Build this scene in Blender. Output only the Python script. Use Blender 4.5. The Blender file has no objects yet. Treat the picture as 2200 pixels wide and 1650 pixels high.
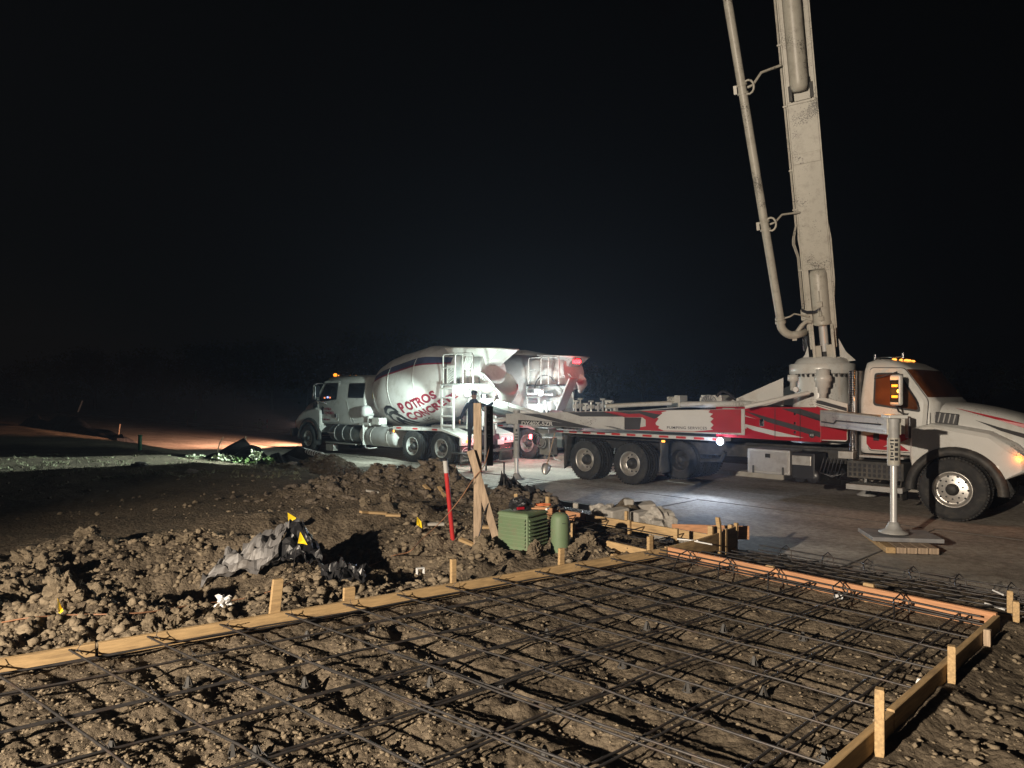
import bpy, bmesh, math, random
import numpy as np
from mathutils import Vector, Matrix, Euler
random.seed(7)
R = math.radians
SC = bpy.context.scene
COL = SC.collection

# ------------------------------------------------------------------ camera, night sky, exposure
cam = bpy.data.cameras.new('camera'); camo = bpy.data.objects.new('camera', cam); COL.objects.link(camo)
camo.location = (0, 0, 1.7); camo.rotation_euler = (R(90), 0, 0)
cam.sensor_width = 36; cam.lens = 36*1530/2200; cam.shift_y = 20/2200
cam.clip_start = .05; cam.clip_end = 2000
SC.camera = camo
w = bpy.data.worlds.new('World'); SC.world = w; w.use_nodes = True
nt = w.node_tree; bgn = nt.nodes['Background']
sky = nt.nodes.new('ShaderNodeTexSky'); sky.sky_type = 'NISHITA'; sky.sun_disc = False
sky.sun_elevation = R(-3.5); sky.sun_rotation = R(-42)
hs = nt.nodes.new('ShaderNodeHueSaturation'); hs.inputs['Saturation'].default_value = .35
nt.links.new(sky.outputs[0], hs.inputs['Color']); nt.links.new(hs.outputs[0], bgn.inputs[0])
bgn.inputs[1].default_value = .006
SC.view_settings.view_transform = 'Standard'; SC.view_settings.look = 'None'
SC.view_settings.exposure = 0; SC.view_settings.gamma = 1
SC.cycles.use_denoising = True
SC.cycles.max_bounces = 6; SC.cycles.diffuse_bounces = 2; SC.cycles.glossy_bounces = 3
SC.cycles.transmission_bounces = 4; SC.cycles.volume_bounces = 0
SC.cycles.sample_clamp_indirect = 2.0
SC.cycles.sample_clamp_direct = 12.0

def lamp(name, kind, loc, power, col, radius=.05, aim=None, cone=90, blend=.3):
    l = bpy.data.lights.new(name, kind); l.energy = power; l.color = col; l.shadow_soft_size = radius
    o = bpy.data.objects.new(name, l); COL.objects.link(o); o.location = loc
    if kind == 'SPOT': l.spot_size = R(cone); l.spot_blend = blend
    if aim is not None: o.rotation_euler = (Vector(aim)-Vector(loc)).to_track_quat('-Z', 'Y').to_euler()
    return o
# the site's flood light on its mast, behind the photographer and to the left
lamp('site_flood_light', 'SPOT', (-7.2, -4.8, 3.7), 16200, (1, .85, .67), .08, (3.1, 10.4, 1.6), 70, .8)

# ------------------------------------------------------------------ helpers
F = 1530.
def W(px, py, Y): return Vector(((px-1100)/F*Y, Y, 1.7+(845-py)/F*Y))
def on_line(a, b, px):
    k = (px-1100)/F; dx, dy = b[0]-a[0], b[1]-a[1]
    s = (k*a[1]-a[0])/(dx-k*dy); return (a[0]+dx*s, a[1]+dy*s)
class VPlane:
    """vertical plane through two plan points; picture point -> (distance from a, height)"""
    def __init__(s, a, b): s.a, s.b = a, b; s.L = math.hypot(b[0]-a[0], b[1]-a[1])
    def hit(s, px, py):
        x, y = on_line(s.a, s.b, px)
        u = ((x-s.a[0])*(s.b[0]-s.a[0])+(y-s.a[1])*(s.b[1]-s.a[1]))/s.L
        return (u, 1.7+(845-py)/F*y)

def tag(o, label=None, cat=None, group=None, kind=None):
    if label: o['label'] = label
    if cat: o['category'] = cat
    if group: o['group'] = group
    if kind: o['kind'] = kind
    return o
def thing(name, label, cat, loc=(0, 0, 0), rz=0, group=None, kind=None):
    o = bpy.data.objects.new(name, None); COL.objects.link(o); o.location = loc; o.rotation_euler = (0, 0, rz)
    o.empty_display_size = .2
    return tag(o, label, cat, group, kind)
def copy_tree(o, parent=None):
    c = o.copy(); COL.objects.link(c); c.parent = parent
    for ch in list(o.children): copy_tree(ch, c)
    return c

class MB:
    def __init__(s): s.v = []; s.f = []; s.m = []; s.s = []
    def add(s, V, Fc, mi=0, sm=False):
        n = len(s.v); s.v += [tuple(x) for x in V]
        for f in Fc: s.f.append(tuple(i+n for i in f)); s.m.append(mi); s.s.append(sm)
        return s
    def box(s, c, d, rz=0, M=None, mi=0):
        hx, hy, hz = d[0]/2, d[1]/2, d[2]/2
        V = [Vector((x, y, z)) for x in (-hx, hx) for y in (-hy, hy) for z in (-hz, hz)]
        T = M if M is not None else Matrix.Rotation(rz, 3, 'Z')
        V = [T @ p + Vector(c) for p in V]
        return s.add(V, [(0, 1, 3, 2), (4, 6, 7, 5), (0, 4, 5, 1), (2, 3, 7, 6), (0, 2, 6, 4), (1, 5, 7, 3)], mi)
    def b2(s, lo, hi, mi=0):
        return s.box([(lo[i]+hi[i])/2 for i in range(3)], [abs(hi[i]-lo[i]) for i in range(3)], mi=mi)
    def cyl(s, p0, p1, r0, r1=None, n=14, caps=True, mi=0):
        p0, p1 = Vector(p0), Vector(p1); r1 = r0 if r1 is None else r1
        q = (p1-p0).to_track_quat('Z', 'Y').to_matrix()
        ring = [q @ Vector((math.cos(2*math.pi*i/n), math.sin(2*math.pi*i/n), 0)) for i in range(n)]
        A = [p0+r*r0 for r in ring]; B = [p1+r*r1 for r in ring]
        s.add(A+B, [(i, (i+1) % n, n+(i+1) % n, n+i) for i in range(n)], mi, True)
        if caps: s.add(A, [tuple(range(n-1, -1, -1))], mi); s.add(B, [tuple(range(n))], mi)
        return s
    def tube(s, path, r, n=7, mi=0):
        P = [Vector(p) for p in path]; rings = []
        up = None
        for i, p in enumerate(P):
            t = (P[min(i+1, len(P)-1)]-P[max(i-1, 0)]).normalized()
            if up is None: up = t.orthogonal().normalized()
            else: up = (up-t*up.dot(t)).normalized()
            b = t.cross(up); rr = r[i] if isinstance(r, (list, tuple)) else r
            rings += [p+(up*math.cos(2*math.pi*k/n)+b*math.sin(2*math.pi*k/n))*rr for k in range(n)]
        fc = [(i*n+k, i*n+(k+1) % n, (i+1)*n+(k+1) % n, (i+1)*n+k) for i in range(len(P)-1) for k in range(n)]
        s.add(rings, fc, mi, True)
        L = (len(P)-1)*n
        s.add(rings[:n], [tuple(range(n-1, -1, -1))], mi); s.add(rings[L:], [tuple(range(n))], mi)
        return s
    def prism(s, poly, a, b, ax='y', mi=0):
        def P(p, t):
            return (p[0], t, p[1]) if ax == 'y' else ((t, p[0], p[1]) if ax == 'x' else (p[0], p[1], t))
        n = len(poly); A = [P(p, a) for p in poly]; B = [P(p, b) for p in poly]
        return s.add(A+B, [tuple(range(n-1, -1, -1)), tuple(range(n, 2*n))]+[(i, (i+1) % n, n+(i+1) % n, n+i) for i in range(n)], mi)
    def lathe(s, prof, c=(0, 0, 0), ax=(0, 1, 0), n=32, mi=0, sm=True, a0=0, a1=2*math.pi):
        c = Vector(c); q = Vector(ax).to_track_quat('Z', 'Y').to_matrix(); V = []
        full = abs(a1-a0-2*math.pi) < 1e-6; m = n if full else n+1
        for (r, h) in prof:
            for i in range(m):
                t = a0+(a1-a0)*i/n
                V.append(c+q @ Vector((r*math.cos(t), r*math.sin(t), h)))
        fc = [(j*m+i, j*m+(i+1) % m, (j+1)*m+(i+1) % m, (j+1)*m+i) for j in range(len(prof)-1) for i in range(n if full else n)]
        return s.add(V, fc, mi, sm)
    def rings(s, R_, mi=0, sm=True, cap=True):
        """loft of equal-length closed rings"""
        n = len(R_[0]); V = [p for r in R_ for p in r]
        s.add(V, [(j*n+i, j*n+(i+1) % n, (j+1)*n+(i+1) % n, (j+1)*n+i) for j in range(len(R_)-1) for i in range(n)], mi, sm)
        if cap: s.add(R_[0], [tuple(range(n-1, -1, -1))], mi); s.add(R_[-1], [tuple(range(n))], mi)
        return s
    def build(s, name, mats, parent=None, bevel=0, seg=2, fix=True):
        me = bpy.data.meshes.new(name); me.from_pydata(s.v, [], s.f)
        mats = mats if isinstance(mats, (list, tuple)) else [mats]
        for m in mats: me.materials.append(m)
        me.polygons.foreach_set('material_index', s.m); me.polygons.foreach_set('use_smooth', s.s)
        if fix:
            bm = bmesh.new(); bm.from_mesh(me); bmesh.ops.recalc_face_normals(bm, faces=bm.faces); bm.to_mesh(me); bm.free()
        me.update()
        o = bpy.data.objects.new(name, me); COL.objects.link(o); o.parent = parent
        if bevel:
            md = o.modifiers.new('bevel', 'BEVEL'); md.width = bevel; md.segments = seg; md.limit_method = 'ANGLE'
            md.angle_limit = R(40)
        return o

# ------------------------------------------------------------------ materials
def mat(name, col, rough=.55, metal=0, var=.15, scale=4., bump=0, bscale=30., dirt=None, damt=.5, dscale=2.5, coat=0, obj=True, stretch=None, speck=None, spd=(.05, .045, .04)):
    m = bpy.data.materials.new(name); m.use_nodes = True; n = m.node_tree; b = n.nodes['Principled BSDF']
    b.inputs['Roughness'].default_value = rough; b.inputs['Metallic'].default_value = metal
    if coat: b.inputs['Coat Weight'].default_value = coat
    tc = n.nodes.new('ShaderNodeTexCoord'); mp = n.nodes.new('ShaderNodeMapping')
    n.links.new(tc.outputs['Object'], mp.inputs[0])
    if stretch: mp.inputs['Scale'].default_value = stretch
    nz = n.nodes.new('ShaderNodeTexNoise'); nz.inputs['Scale'].default_value = scale; nz.inputs['Detail'].default_value = 6
    n.links.new(mp.outputs[0], nz.inputs[0])
    cr = n.nodes.new('ShaderNodeValToRGB'); cr.color_ramp.elements[0].position = .3; cr.color_ramp.elements[1].position = .7
    cr.color_ramp.elements[0].color = tuple(c*(1-var) for c in col)+(1,)
    cr.color_ramp.elements[1].color = tuple(min(1, c*(1+var)) for c in col)+(1,)
    n.links.new(nz.outputs[0], cr.inputs[0]); out = cr.outputs[0]
    if dirt:
        n2 = n.nodes.new('ShaderNodeTexNoise'); n2.inputs['Scale'].default_value = dscale; n2.inputs['Detail'].default_value = 9
        n2.inputs['Roughness'].default_value = .7; n.links.new(mp.outputs[0], n2.inputs[0])
        c2 = n.nodes.new('ShaderNodeValToRGB'); c2.color_ramp.elements[0].position = .5; c2.color_ramp.elements[1].position = .68
        c2.color_ramp.elements[0].color = (0, 0, 0, 1); c2.color_ramp.elements[1].color = (damt,)*3+(1,)
        mx = n.nodes.new('ShaderNodeMixRGB'); mx.inputs[2].default_value = dirt+(1,)
        n.links.new(n2.outputs[0], c2.inputs[0]); n.links.new(c2.outputs[0], mx.inputs[0]); n.links.new(out, mx.inputs[1]); out = mx.outputs[0]
    if speck:
        n3 = n.nodes.new('ShaderNodeTexNoise'); n3.inputs['Scale'].default_value = 38; n3.inputs['Detail'].default_value = 5; n3.inputs['Roughness'].default_value = .75; n.links.new(mp.outputs[0], n3.inputs[0])
        n4 = n.nodes.new('ShaderNodeTexNoise'); n4.inputs['Scale'].default_value = 1.7; n4.inputs['Detail'].default_value = 3; n.links.new(mp.outputs[0], n4.inputs[0])
        ml = n.nodes.new('ShaderNodeMath'); ml.operation = 'MULTIPLY'; n.links.new(n3.outputs[0], ml.inputs[0]); n.links.new(n4.outputs[0], ml.inputs[1])
        c3 = n.nodes.new('ShaderNodeValToRGB'); c3.color_ramp.elements[0].position = speck; c3.color_ramp.elements[0].color = (0, 0, 0, 1); c3.color_ramp.elements[1].position = speck+.035; c3.color_ramp.elements[1].color = (.85, .85, .85, 1)
        m3 = n.nodes.new('ShaderNodeMixRGB'); m3.inputs[2].default_value = spd+(1,); n.links.new(ml.outputs[0], c3.inputs[0]); n.links.new(c3.outputs[0], m3.inputs[0]); n.links.new(out, m3.inputs[1]); out = m3.outputs[0]
    n.links.new(out, b.inputs['Base Color'])
    if bump:
        nb = n.nodes.new('ShaderNodeTexNoise'); nb.inputs['Scale'].default_value = bscale; nb.inputs['Detail'].default_value = 8
        n.links.new(mp.outputs[0], nb.inputs[0])
        bp = n.nodes.new('ShaderNodeBump'); bp.inputs['Strength'].default_value = bump; bp.inputs['Distance'].default_value = .02
        n.links.new(nb.outputs[0], bp.inputs['Height']); n.links.new(bp.outputs[0], b.inputs['Normal'])
    return m
def emis(name, col, strength):
    m = bpy.data.materials.new(name); m.use_nodes = True; b = m.node_tree.nodes['Principled BSDF']
    b.inputs['Base Color'].default_value = tuple(c*.4 for c in col)+(1,)
    b.inputs['Emission Color'].default_value = col+(1,); b.inputs['Emission Strength'].default_value = strength
    return m
DIRT = (.22, .17, .12)
WHITE = mat('white_truck_paint', (.55, .55, .53), .32, 0, .04, 3, dirt=(.38, .35, .30), damt=.6, dscale=3, coat=.2, speck=.36, spd=(.16, .14, .12))
CREAM = mat('white_boom_paint', (.43, .41, .355), .42, 0, .05, 2, dirt=(.20, .17, .14), damt=.55, dscale=5, speck=.315)
DRUMW = mat('dusty_drum_paint', (.62, .61, .60), .5, 0, .08, 2, dirt=(.42, .40, .37), damt=.85, dscale=1.9, bump=.10, speck=.345, spd=(.30, .29, .27))
GREYP = mat('light_grey_paint', (.34, .34, .335), .5, 0, .08, 3, dirt=(.20, .18, .15), damt=.6, speck=.345)
REDP = mat('red_paint', (.30, .010, .020), .3, 0, .08, 3, coat=.3)
REDM = mat('red_vinyl', (.30, .008, .018), .75, 0, .1, 3, dirt=(.16, .05, .05), damt=.4)
BLACKP = mat('black_paint', (.022, .022, .026), .35, 0, .15, 3)
NAVY = mat('dark_blue_band', (.05, .06, .12), .5, 0, .2, 3)
CHAR = mat('charcoal_graphic', (.03, .029, .032), .8, 0, .1, 3)
DARKM = mat('grimy_black_steel', (.035, .034, .033), .6, .2, .4, 5, bump=.2, dirt=(.13, .11, .09), damt=.5)
TYRE = mat('tyre_rubber', (.020, .020, .021), .8, 0, .25, 12, dirt=(.09, .08, .065), damt=.45, dscale=6)
RUBBER = mat('mudflap_rubber', (.05, .048, .046), .75, 0, .25, 6, dirt=(.16, .14, .11), damt=.5)
ALU = mat('brushed_aluminium', (.62, .60, .57), .36, .75, .1, 6, dirt=(.28, .24, .19), damt=.5, dscale=5)
RODM = mat('bright_rod', (.80, .80, .80), .34, .55, .03, 3)
CHROME = mat('chrome', (.75, .75, .76), .10, 1, .03, 3)
GLASSW = mat('painted_amber_glow_glass', (.10, .032, .010), .12, 0, .45, 2.5, coat=1)  # amber lamp glow on the pump cab panes painted into the base colour
GLASS = mat('dark_window_glass', (.012, .013, .015), .06, 0, .1, 2, coat=1)
REFR = mat('red_reflector', (.45, .03, .03), .3, 0, .05, 3)
REFW = mat('white_reflector', (.8, .8, .8), .3, 0, .05, 3)
LETR = mat('red_lettering', (.24, .014, .035), .5, 0, .1, 3)
LETW = mat('pale_lettering', (.42, .42, .41), .5, 0, .05, 3)
YEL = mat('yellow_plastic', (.75, .55, .02), .5, 0, .05, 6)
WOOD = mat('raw_pine', (.42, .285, .14), .75, 0, .22, 7, bump=.12, bscale=40, stretch=(1, 9, 9), dirt=(.17, .115, .065), damt=.75, dscale=2.2)
WOODO = mat('red_toned_pine', (.46, .23, .115), .75, 0, .2, 7, bump=.12, bscale=40, stretch=(1, 9, 9), dirt=(.17, .10, .06), damt=.7, dscale=2.2)
WOODG = mat('weathered_wood', (.36, .27, .19), .85, 0, .3, 6, bump=.25, bscale=35, stretch=(9, 9, 1), dirt=(.18, .13, .09), damt=.6, dscale=1.2)
STEEL = mat('dull_reinforcing_steel', (.055, .052, .052), .5, .5, .3, 20, dirt=(.12, .07, .045), damt=.4, dscale=9)
CONC = mat('broken_concrete', (.36, .34, .31), .9, 0, .2, 6, bump=.4, bscale=18, dirt=(.2, .17, .13), damt=.6)
PLGREY = mat('grey_plastic_sheet', (.15, .145, .145), .5, 0, .3, 4, dirt=(.10, .08, .06), bump=.2, bscale=10)
PLBLACK = mat('black_plastic_sheet', (.02, .02, .022), .35, 0, .2, 4, bump=.3, bscale=12)
PLWHITE = mat('white_plastic', (.72, .72, .72), .4, 0, .05, 4)
GREEN = mat('utility_green_plastic', (.13, .19, .105), .6, 0, .10, 3, dirt=(.17, .145, .10), damt=.6, dscale=7)
PIPEG = mat('green_pipe', (.05, .22, .11), .5, 0, .1, 3)
REDPOST = mat('red_marker_plastic', (.42, .03, .03), .35, 0, .08, 3)
ROPE = mat('brown_cable', (.26, .13, .07), .6, 0, .2, 10)
LIME = mat('lime_leaves', (.12, .19, .06), .6, 0, .3, 6)
GRASSM = mat('dry_grass_blades', (.20, .20, .12), .8, 0, .4, 3)
PALEL = mat('pale_leaves', (.32, .34, .23), .6, 0, .3, 6)
LEAF = mat('dark_foliage', (.035, .045, .025), .8, 0, .4, .6)
BARK = mat('bark', (.08, .06, .045), .9, 0, .3, 4)
E_WHITE = emis('lit_work_lamp', (.85, .95, 1), 200)
E_BLUE = emis('lit_blue_white_lamp', (.65, .8, 1), 250)
E_AMB = emis('lit_amber_lamp', (1, .28, .02), 2.2)
E_AMBS = emis('lit_amber_marker', (1, .34, .05), 3)
E_RED = emis('lit_red_lamp', (1, .010, .013), 22)
E_TAIL = emis('lit_tail_lamp', (1, .12, .14), 9)
E_DASH = emis('lit_dashboard', (1, .3, .12), 1.2)
E_SCR = emis('lit_screen', (.3, .4, 1), 2.5)

# soil with crumbs, clods and damp patches
def soil(name, c0, c1, c2, bump=.9):
    m = bpy.data.materials.new(name); m.use_nodes = True; n = m.node_tree; b = n.nodes['Principled BSDF']
    b.inputs['Roughness'].default_value = .95; b.inputs['Specular IOR Level'].default_value = .15
    tc = n.nodes.new('ShaderNodeTexCoord')
    def noi(s, d=8, r=.6):
        z = n.nodes.new('ShaderNodeTexNoise'); z.inputs['Scale'].default_value = s; z.inputs['Detail'].default_value = d
        z.inputs['Roughness'].default_value = r; n.links.new(tc.outputs['Object'], z.inputs[0]); return z
    a, f = noi(.8), noi(11)
    cr = n.nodes.new('ShaderNodeValToRGB'); e = cr.color_ramp.elements
    e[0].position = .34; e[0].color = c0+(1,); e[1].position = .62; e[1].color = c1+(1,)
    n.links.new(a.outputs[0], cr.inputs[0])
    c3 = n.nodes.new('ShaderNodeValToRGB'); e = c3.color_ramp.elements
    e[0].position = .45; e[0].color = (0, 0, 0, 1); e[1].position = .72; e[1].color = (.8, .8, .8, 1)
    n.links.new(f.outputs[0], c3.inputs[0])
    mx = n.nodes.new('ShaderNodeMixRGB'); mx.inputs[2].default_value = c2+(1,)
    n.links.new(c3.outputs[0], mx.inputs[0]); n.links.new(cr.outputs[0], mx.inputs[1]); n.links.new(mx.outputs[0], b.inputs['Base Color'])
    vo = n.nodes.new('ShaderNodeTexVoronoi'); vo.inputs['Scale'].default_value = 26; n.links.new(tc.outputs['Object'], vo.inputs[0])
    g = noi(60, 6, .7)
    ad = n.nodes.new('ShaderNodeMath'); ad.operation = 'SUBTRACT'; n.links.new(g.outputs[0], ad.inputs[0]); n.links.new(vo.outputs[0], ad.inputs[1])
    bp = n.nodes.new('ShaderNodeBump'); bp.inputs['Strength'].default_value = bump; bp.inputs['Distance'].default_value = .022
    n.links.new(ad.outputs[0], bp.inputs['Height']); n.links.new(bp.outputs[0], b.inputs['Normal'])
    return m
SOIL = soil('clay_soil', (.082, .065, .047), (.155, .123, .088), (.235, .19, .134))
CLOD = soil('pale_clod', (.14, .112, .078), (.225, .18, .125), (.29, .235, .165), .6)
MUD = soil('mound_soil', (.10, .08, .062), (.16, .13, .10), (.21, .175, .14), .9)

# ------------------------------------------------------------------ ground
K = (1.60, 7.43); Q = (3.52, 5.17)               # far and near end of the orange board
AL = (-5.2, 2.95); CL = (-1.30, .50)             # the other ends of the two long form lines
def vn(x, y, seed=0):
    xi = np.floor(x).astype(np.int64); yi = np.floor(y).astype(np.int64); fx = x-xi; fy = y-yi
    fx = fx*fx*(3-2*fx); fy = fy*fy*(3-2*fy)
    def h(i, j):
        k = (i*374761393+j*668265263+seed*1274126177) & 0xffffffff
        k = ((k ^ (k >> 13))*1274126177) & 0xffffffff
        return ((k ^ (k >> 16)) & 0xffff)/65535.
    a = h(xi, yi)*(1-fx)+h(xi+1, yi)*fx; b = h(xi, yi+1)*(1-fx)+h(xi+1, yi+1)*fx
    return a*(1-fy)+b*fy
def bill(x, y, f, seed): 
    c, s_ = math.cos(seed), math.sin(seed)
    return 1-np.abs(2*vn((x*c-y*s_)*f, (x*s_+y*c)*f, seed)-1)*2      # creased lumps, -1..1
def lump(x, y, f, seed):
    c, s_ = math.cos(seed), math.sin(seed)
    return np.abs(2*vn((x*c-y*s_)*f+9, (x*s_+y*c)*f, seed)-1)       # round tops with creases at 0
def sm(a, b, t): t = np.clip((t-a)/(b-a), 0, 1); return t*t*(3-2*t)
VN = (.73, .68)
def vv(x, y): return (x-K[0])*VN[0]+(y-K[1])*VN[1]
def nA(x, y): return -((x-K[0])*.55-(y-K[1])*.835)                    # distance behind board A (away from camera)
def nC(x, y): return (x-Q[0])*.69-(y-Q[1])*.72                        # distance outside board C
MOUNDS = [(-1.85, 12.3, 1.15, 1.1, .42), (-1.0, 12.4, .9, .7, .33), (-3.0, 11.8, .9, .8, .16), (.02, 11.2, .62, .5, .38), (.45, 10.6, .4, .4, .28),
          (-5.1, 19.2, 1.15, .8, .62), (-4.2, 18.3, .9, .5, .3)]
HOLES = [(-2.9, 6.5, .75, .5, .46), (-1.2, 7.7, .9, .6, .46), (-2.2, 8.6, .7, .5, .22), (-.9, 6.75, .6, .25, .16), (-3.7, 5.9, .35, .3, .2), (-.2, 9.3, .8, .4, .2)]
RIDGE = [(1.55, 10.0, .50, .42, .36), (-4.6, 7.6, .5, .25, .16), (-3.6, 7.9, .5, .2, .12), (-2.7, 7.7, .5, .2, .14), (-3.4, 5.35, .45, .16, .12), (-4.4, 6.2, .5, .4, .14), (-2.0, 6.4, .4, .25, .12),
         (-.30, 7.6, .30, .2, .17), (.25, 7.0, .35, .12, .06), (-.6, 7.0, .35, .2, .12), (.9, 7.2, .3, .12, .05), (-4.3, 5.6, .4, .3, .14), (-5.6, 6.6, .6, .5, .18), (-1.6, 9.9, .7, .3, .12), (-3.0, 9.6, .9, .4, .12), (-.1, 8.6, .3, .3, .08)]
def gz(x, y):
    x = np.asarray(x, float); y = np.asarray(y, float); v = vv(x, y); a = nA(x, y); c = nC(x, y)
    z = np.interp(v, [-200, 0, .15, 2.15, 2.55, 11.9, 12.2, 14, 60], [0, 0, -.02, -.30, -.61, -.61, -.46, -.43, -.3])
    road = sm(2.1, 2.5, v)*(1-sm(12, 12.4, v))
    inslab = (1-sm(-.05, .1, a))*(1-sm(-.05, .1, c))*(1-sm(-.1, .1, v))
    d = np.hypot(x, y)
    rough = sm(.02, .5, a)*(1-sm(3.4, 5.5, a+.5*vn(x*.7, y*.7, 3)))*(1-sm(.3, 1.4, v))
    for (mx, my, sx, sy, h) in MOUNDS:
        g = np.exp(-((x-mx)/sx)**2*1.3-((y-my)/sy)**2*1.3); z = z+h*g*(.85+.3*lump(x, y, 2.3, 5)); rough = np.maximum(rough, np.clip(g*1.5, 0, 1)*.9)
    for (mx, my, sx, sy, h) in HOLES: z = z-h*np.exp(-((x-mx)/sx)**2-((y-my)/sy)**2)*sm(0, .3, a)
    for (mx, my, sx, sy, h) in RIDGE: z = z+h*np.exp(-((x-mx)/sx)**2-((y-my)/sy)**2)*(.6+.8*vn(x*3, y*3, 8))*sm(0, .2, a)
    amp = .055*rough
    wx = x+.10*(vn(x*3, y*3, 61)-.5); wy = y+.10*(vn(x*3, y*3, 62)-.5)
    lum = lump(wx, wy, 2.1, 1)*1.3+lump(wx, wy, 5.3, 2)*1.2+lump(wx, wy, 11, 3)*.9+lump(wx, wy, 23, 4)*.6+.5*sm(.55, .62, vn(wx*7, wy*7, 63))*vn(wx*3, wy*3, 64)
    z = z+amp*(lum-1.0)
    # formed pad: lumpier at the left end, scraped smooth at the right
    lft = 1-sm(-1.6, 2.0, x+.3*y-1.5)
    st = vn((x*.72-y*.69)*3.0+2, (x*.69+y*.72)*9, 21)+.6*vn((x*.72-y*.69)*8, (x*.69+y*.72)*22, 22)
    pad = (.016+.030*lft)*(lum-1.25)*.6+.034*(st-.8)*(1-.5*lft)+.010*(lump(x, y, 31, 41)+lump(x, y, 57, 42)-1)
    sA = -((x-K[0])*.80+(y-K[1])*.60)+.05*(vn(x*1.3, y*1.3, 71)-.5); gr_ = np.mod(sA+.20, .78)-.39  # grooves added to give the dark shadow bands across the pad
    z = z+inslab*(pad-.030-.038*np.exp(-(gr_/.055)**2)*(.4+.9*vn(x*1.1, y*1.1, 72)))
    apron = sm(0, .2, v)*(1-sm(2.0, 2.3, v)); z = z+apron*.02*(lum-1.2)*.7
    out = sm(.03, .25, c)*(1-sm(-.3, 0, v)); z = z+out*(-.07+.022*(st-.8)*1.6+.012*(lum-1.2))
    rest = (1-road)*(1-inslab)*(1-rough)
    z = z+rest*(.05*(vn(x*.5, y*.5, 11)-.5)+.03*(vn(x*1.7, y*1.7, 12)-.5)+.012*(lum-1.2)*(1-sm(8, 40, d)))
    far = sm(25, 70, d)*(1-road); z = z+far*.25*(vn(x*.12, y*.12, 14)-.5)
    return z
def g1(x, y): return float(gz(np.array([x]), np.array([y]))[0])

def grid_mesh(name, X, Y, Z, mats, close=False):
    nr, nc = X.shape; V = np.stack([X, Y, Z], -1).reshape(-1, 3).astype(np.float32)
    i = np.arange((nr-1)*(nc-1)); r = i//(nc-1); c = i % (nc-1); a = r*nc+c
    Fq = np.stack([a, a+1, a+nc+1, a+nc], -1).reshape(-1).astype(np.int32)
    me = bpy.data.meshes.new(name); me.vertices.add(len(V)); me.vertices.foreach_set('co', V.ravel())
    nf = len(i); me.loops.add(nf*4); me.polygons.add(nf); me.loops.foreach_set('vertex_index', Fq)
    me.polygons.foreach_set('loop_start', np.arange(nf, dtype=np.int32)*4)
    me.polygons.foreach_set('use_smooth', np.ones(nf, bool)); me.update(calc_edges=True)
    for m in mats: me.materials.append(m)
    o = bpy.data.objects.new(name, me); COL.objects.link(o); return o
nr, ncol = 900, 640
rr = .5*np.exp(np.linspace(0, math.log(600), nr)**1.0); th = np.linspace(R(-62), R(62), ncol)
RR, TH = np.meshgrid(rr, th, indexing='ij'); X = RR*np.sin(TH); Y = RR*np.cos(TH)
g = grid_mesh('ground', X, Y, gz(X, Y), [SOIL]); tag(g, kind='structure')
rr = np.concatenate([[.02], np.exp(np.linspace(math.log(.5), math.log(300), 60))]); th = np.linspace(R(62), R(298), 60)
RR, TH = np.meshgrid(rr, th, indexing='ij'); X = RR*np.sin(TH); Y = RR*np.cos(TH)
g2 = grid_mesh('ground', X, Y, gz(X, Y), [SOIL]); tag(g2, kind='structure')

# road: one sheet running past, with its far kerb, gutter and footpath
def uv2(u, v): return (K[0]+VN[0]*v+VN[1]*u, K[1]+VN[1]*v-VN[0]*u)
def road_mat():
    m = mat('dusty_concrete_road', (.52, .475, .415), .85, 0, .20, .6, bump=.6, bscale=55, dirt=(.20, .17, .14), damt=.75, dscale=.5)
    n = m.node_tree; b = n.nodes['Principled BSDF']; src = b.inputs['Base Color'].links[0].from_socket
    tc = n.nodes['Texture Coordinate']; mp = n.nodes.new('ShaderNodeMapping'); mp.inputs['Rotation'].default_value = (0, 0, -math.atan2(-VN[0], VN[1])); n.links.new(tc.outputs['Object'], mp.inputs[0])
    mp2 = n.nodes.new('ShaderNodeMapping'); mp2.inputs['Scale'].default_value = (.22, 1.1, 1); n.links.new(mp.outputs[0], mp2.inputs[0])
    z = n.nodes.new('ShaderNodeTexNoise'); z.inputs['Scale'].default_value = 1.3; z.inputs['Detail'].default_value = 8; z.inputs['Distortion'].default_value = .6; n.links.new(mp2.outputs[0], z.inputs[0])
    cr = n.nodes.new('ShaderNodeValToRGB'); cr.color_ramp.elements[0].position = .42; cr.color_ramp.elements[0].color = (.74, .72, .70, 1); cr.color_ramp.elements[1].position = .66; cr.color_ramp.elements[1].color = (1, 1, 1, 1); n.links.new(z.outputs[0], cr.inputs[0])
    z2 = n.nodes.new('ShaderNodeTexNoise'); z2.inputs['Scale'].default_value = 9; z2.inputs['Detail'].default_value = 12; z2.inputs['Roughness'].default_value = .75; n.links.new(tc.outputs['Object'], z2.inputs[0])
    c2 = n.nodes.new('ShaderNodeValToRGB'); c2.color_ramp.elements[0].position = .40; c2.color_ramp.elements[0].color = (.55, .52, .50, 1); c2.color_ramp.elements[1].position = .58; c2.color_ramp.elements[1].color = (1.0, 1.0, 1.0, 1); n.links.new(z2.outputs[0], c2.inputs[0])
    m1 = n.nodes.new('ShaderNodeMixRGB'); m1.blend_type = 'MULTIPLY'; m1.inputs[0].default_value = 1; n.links.new(src, m1.inputs[1]); n.links.new(cr.outputs[0], m1.inputs[2])
    m2 = n.nodes.new('ShaderNodeMixRGB'); m2.blend_type = 'MULTIPLY'; m2.inputs[0].default_value = .9; n.links.new(m1.outputs[0], m2.inputs[1]); n.links.new(c2.outputs[0], m2.inputs[2]); n.links.new(m2.outputs[0], b.inputs['Base Color'])
    return m
ROAD = road_mat()
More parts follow.
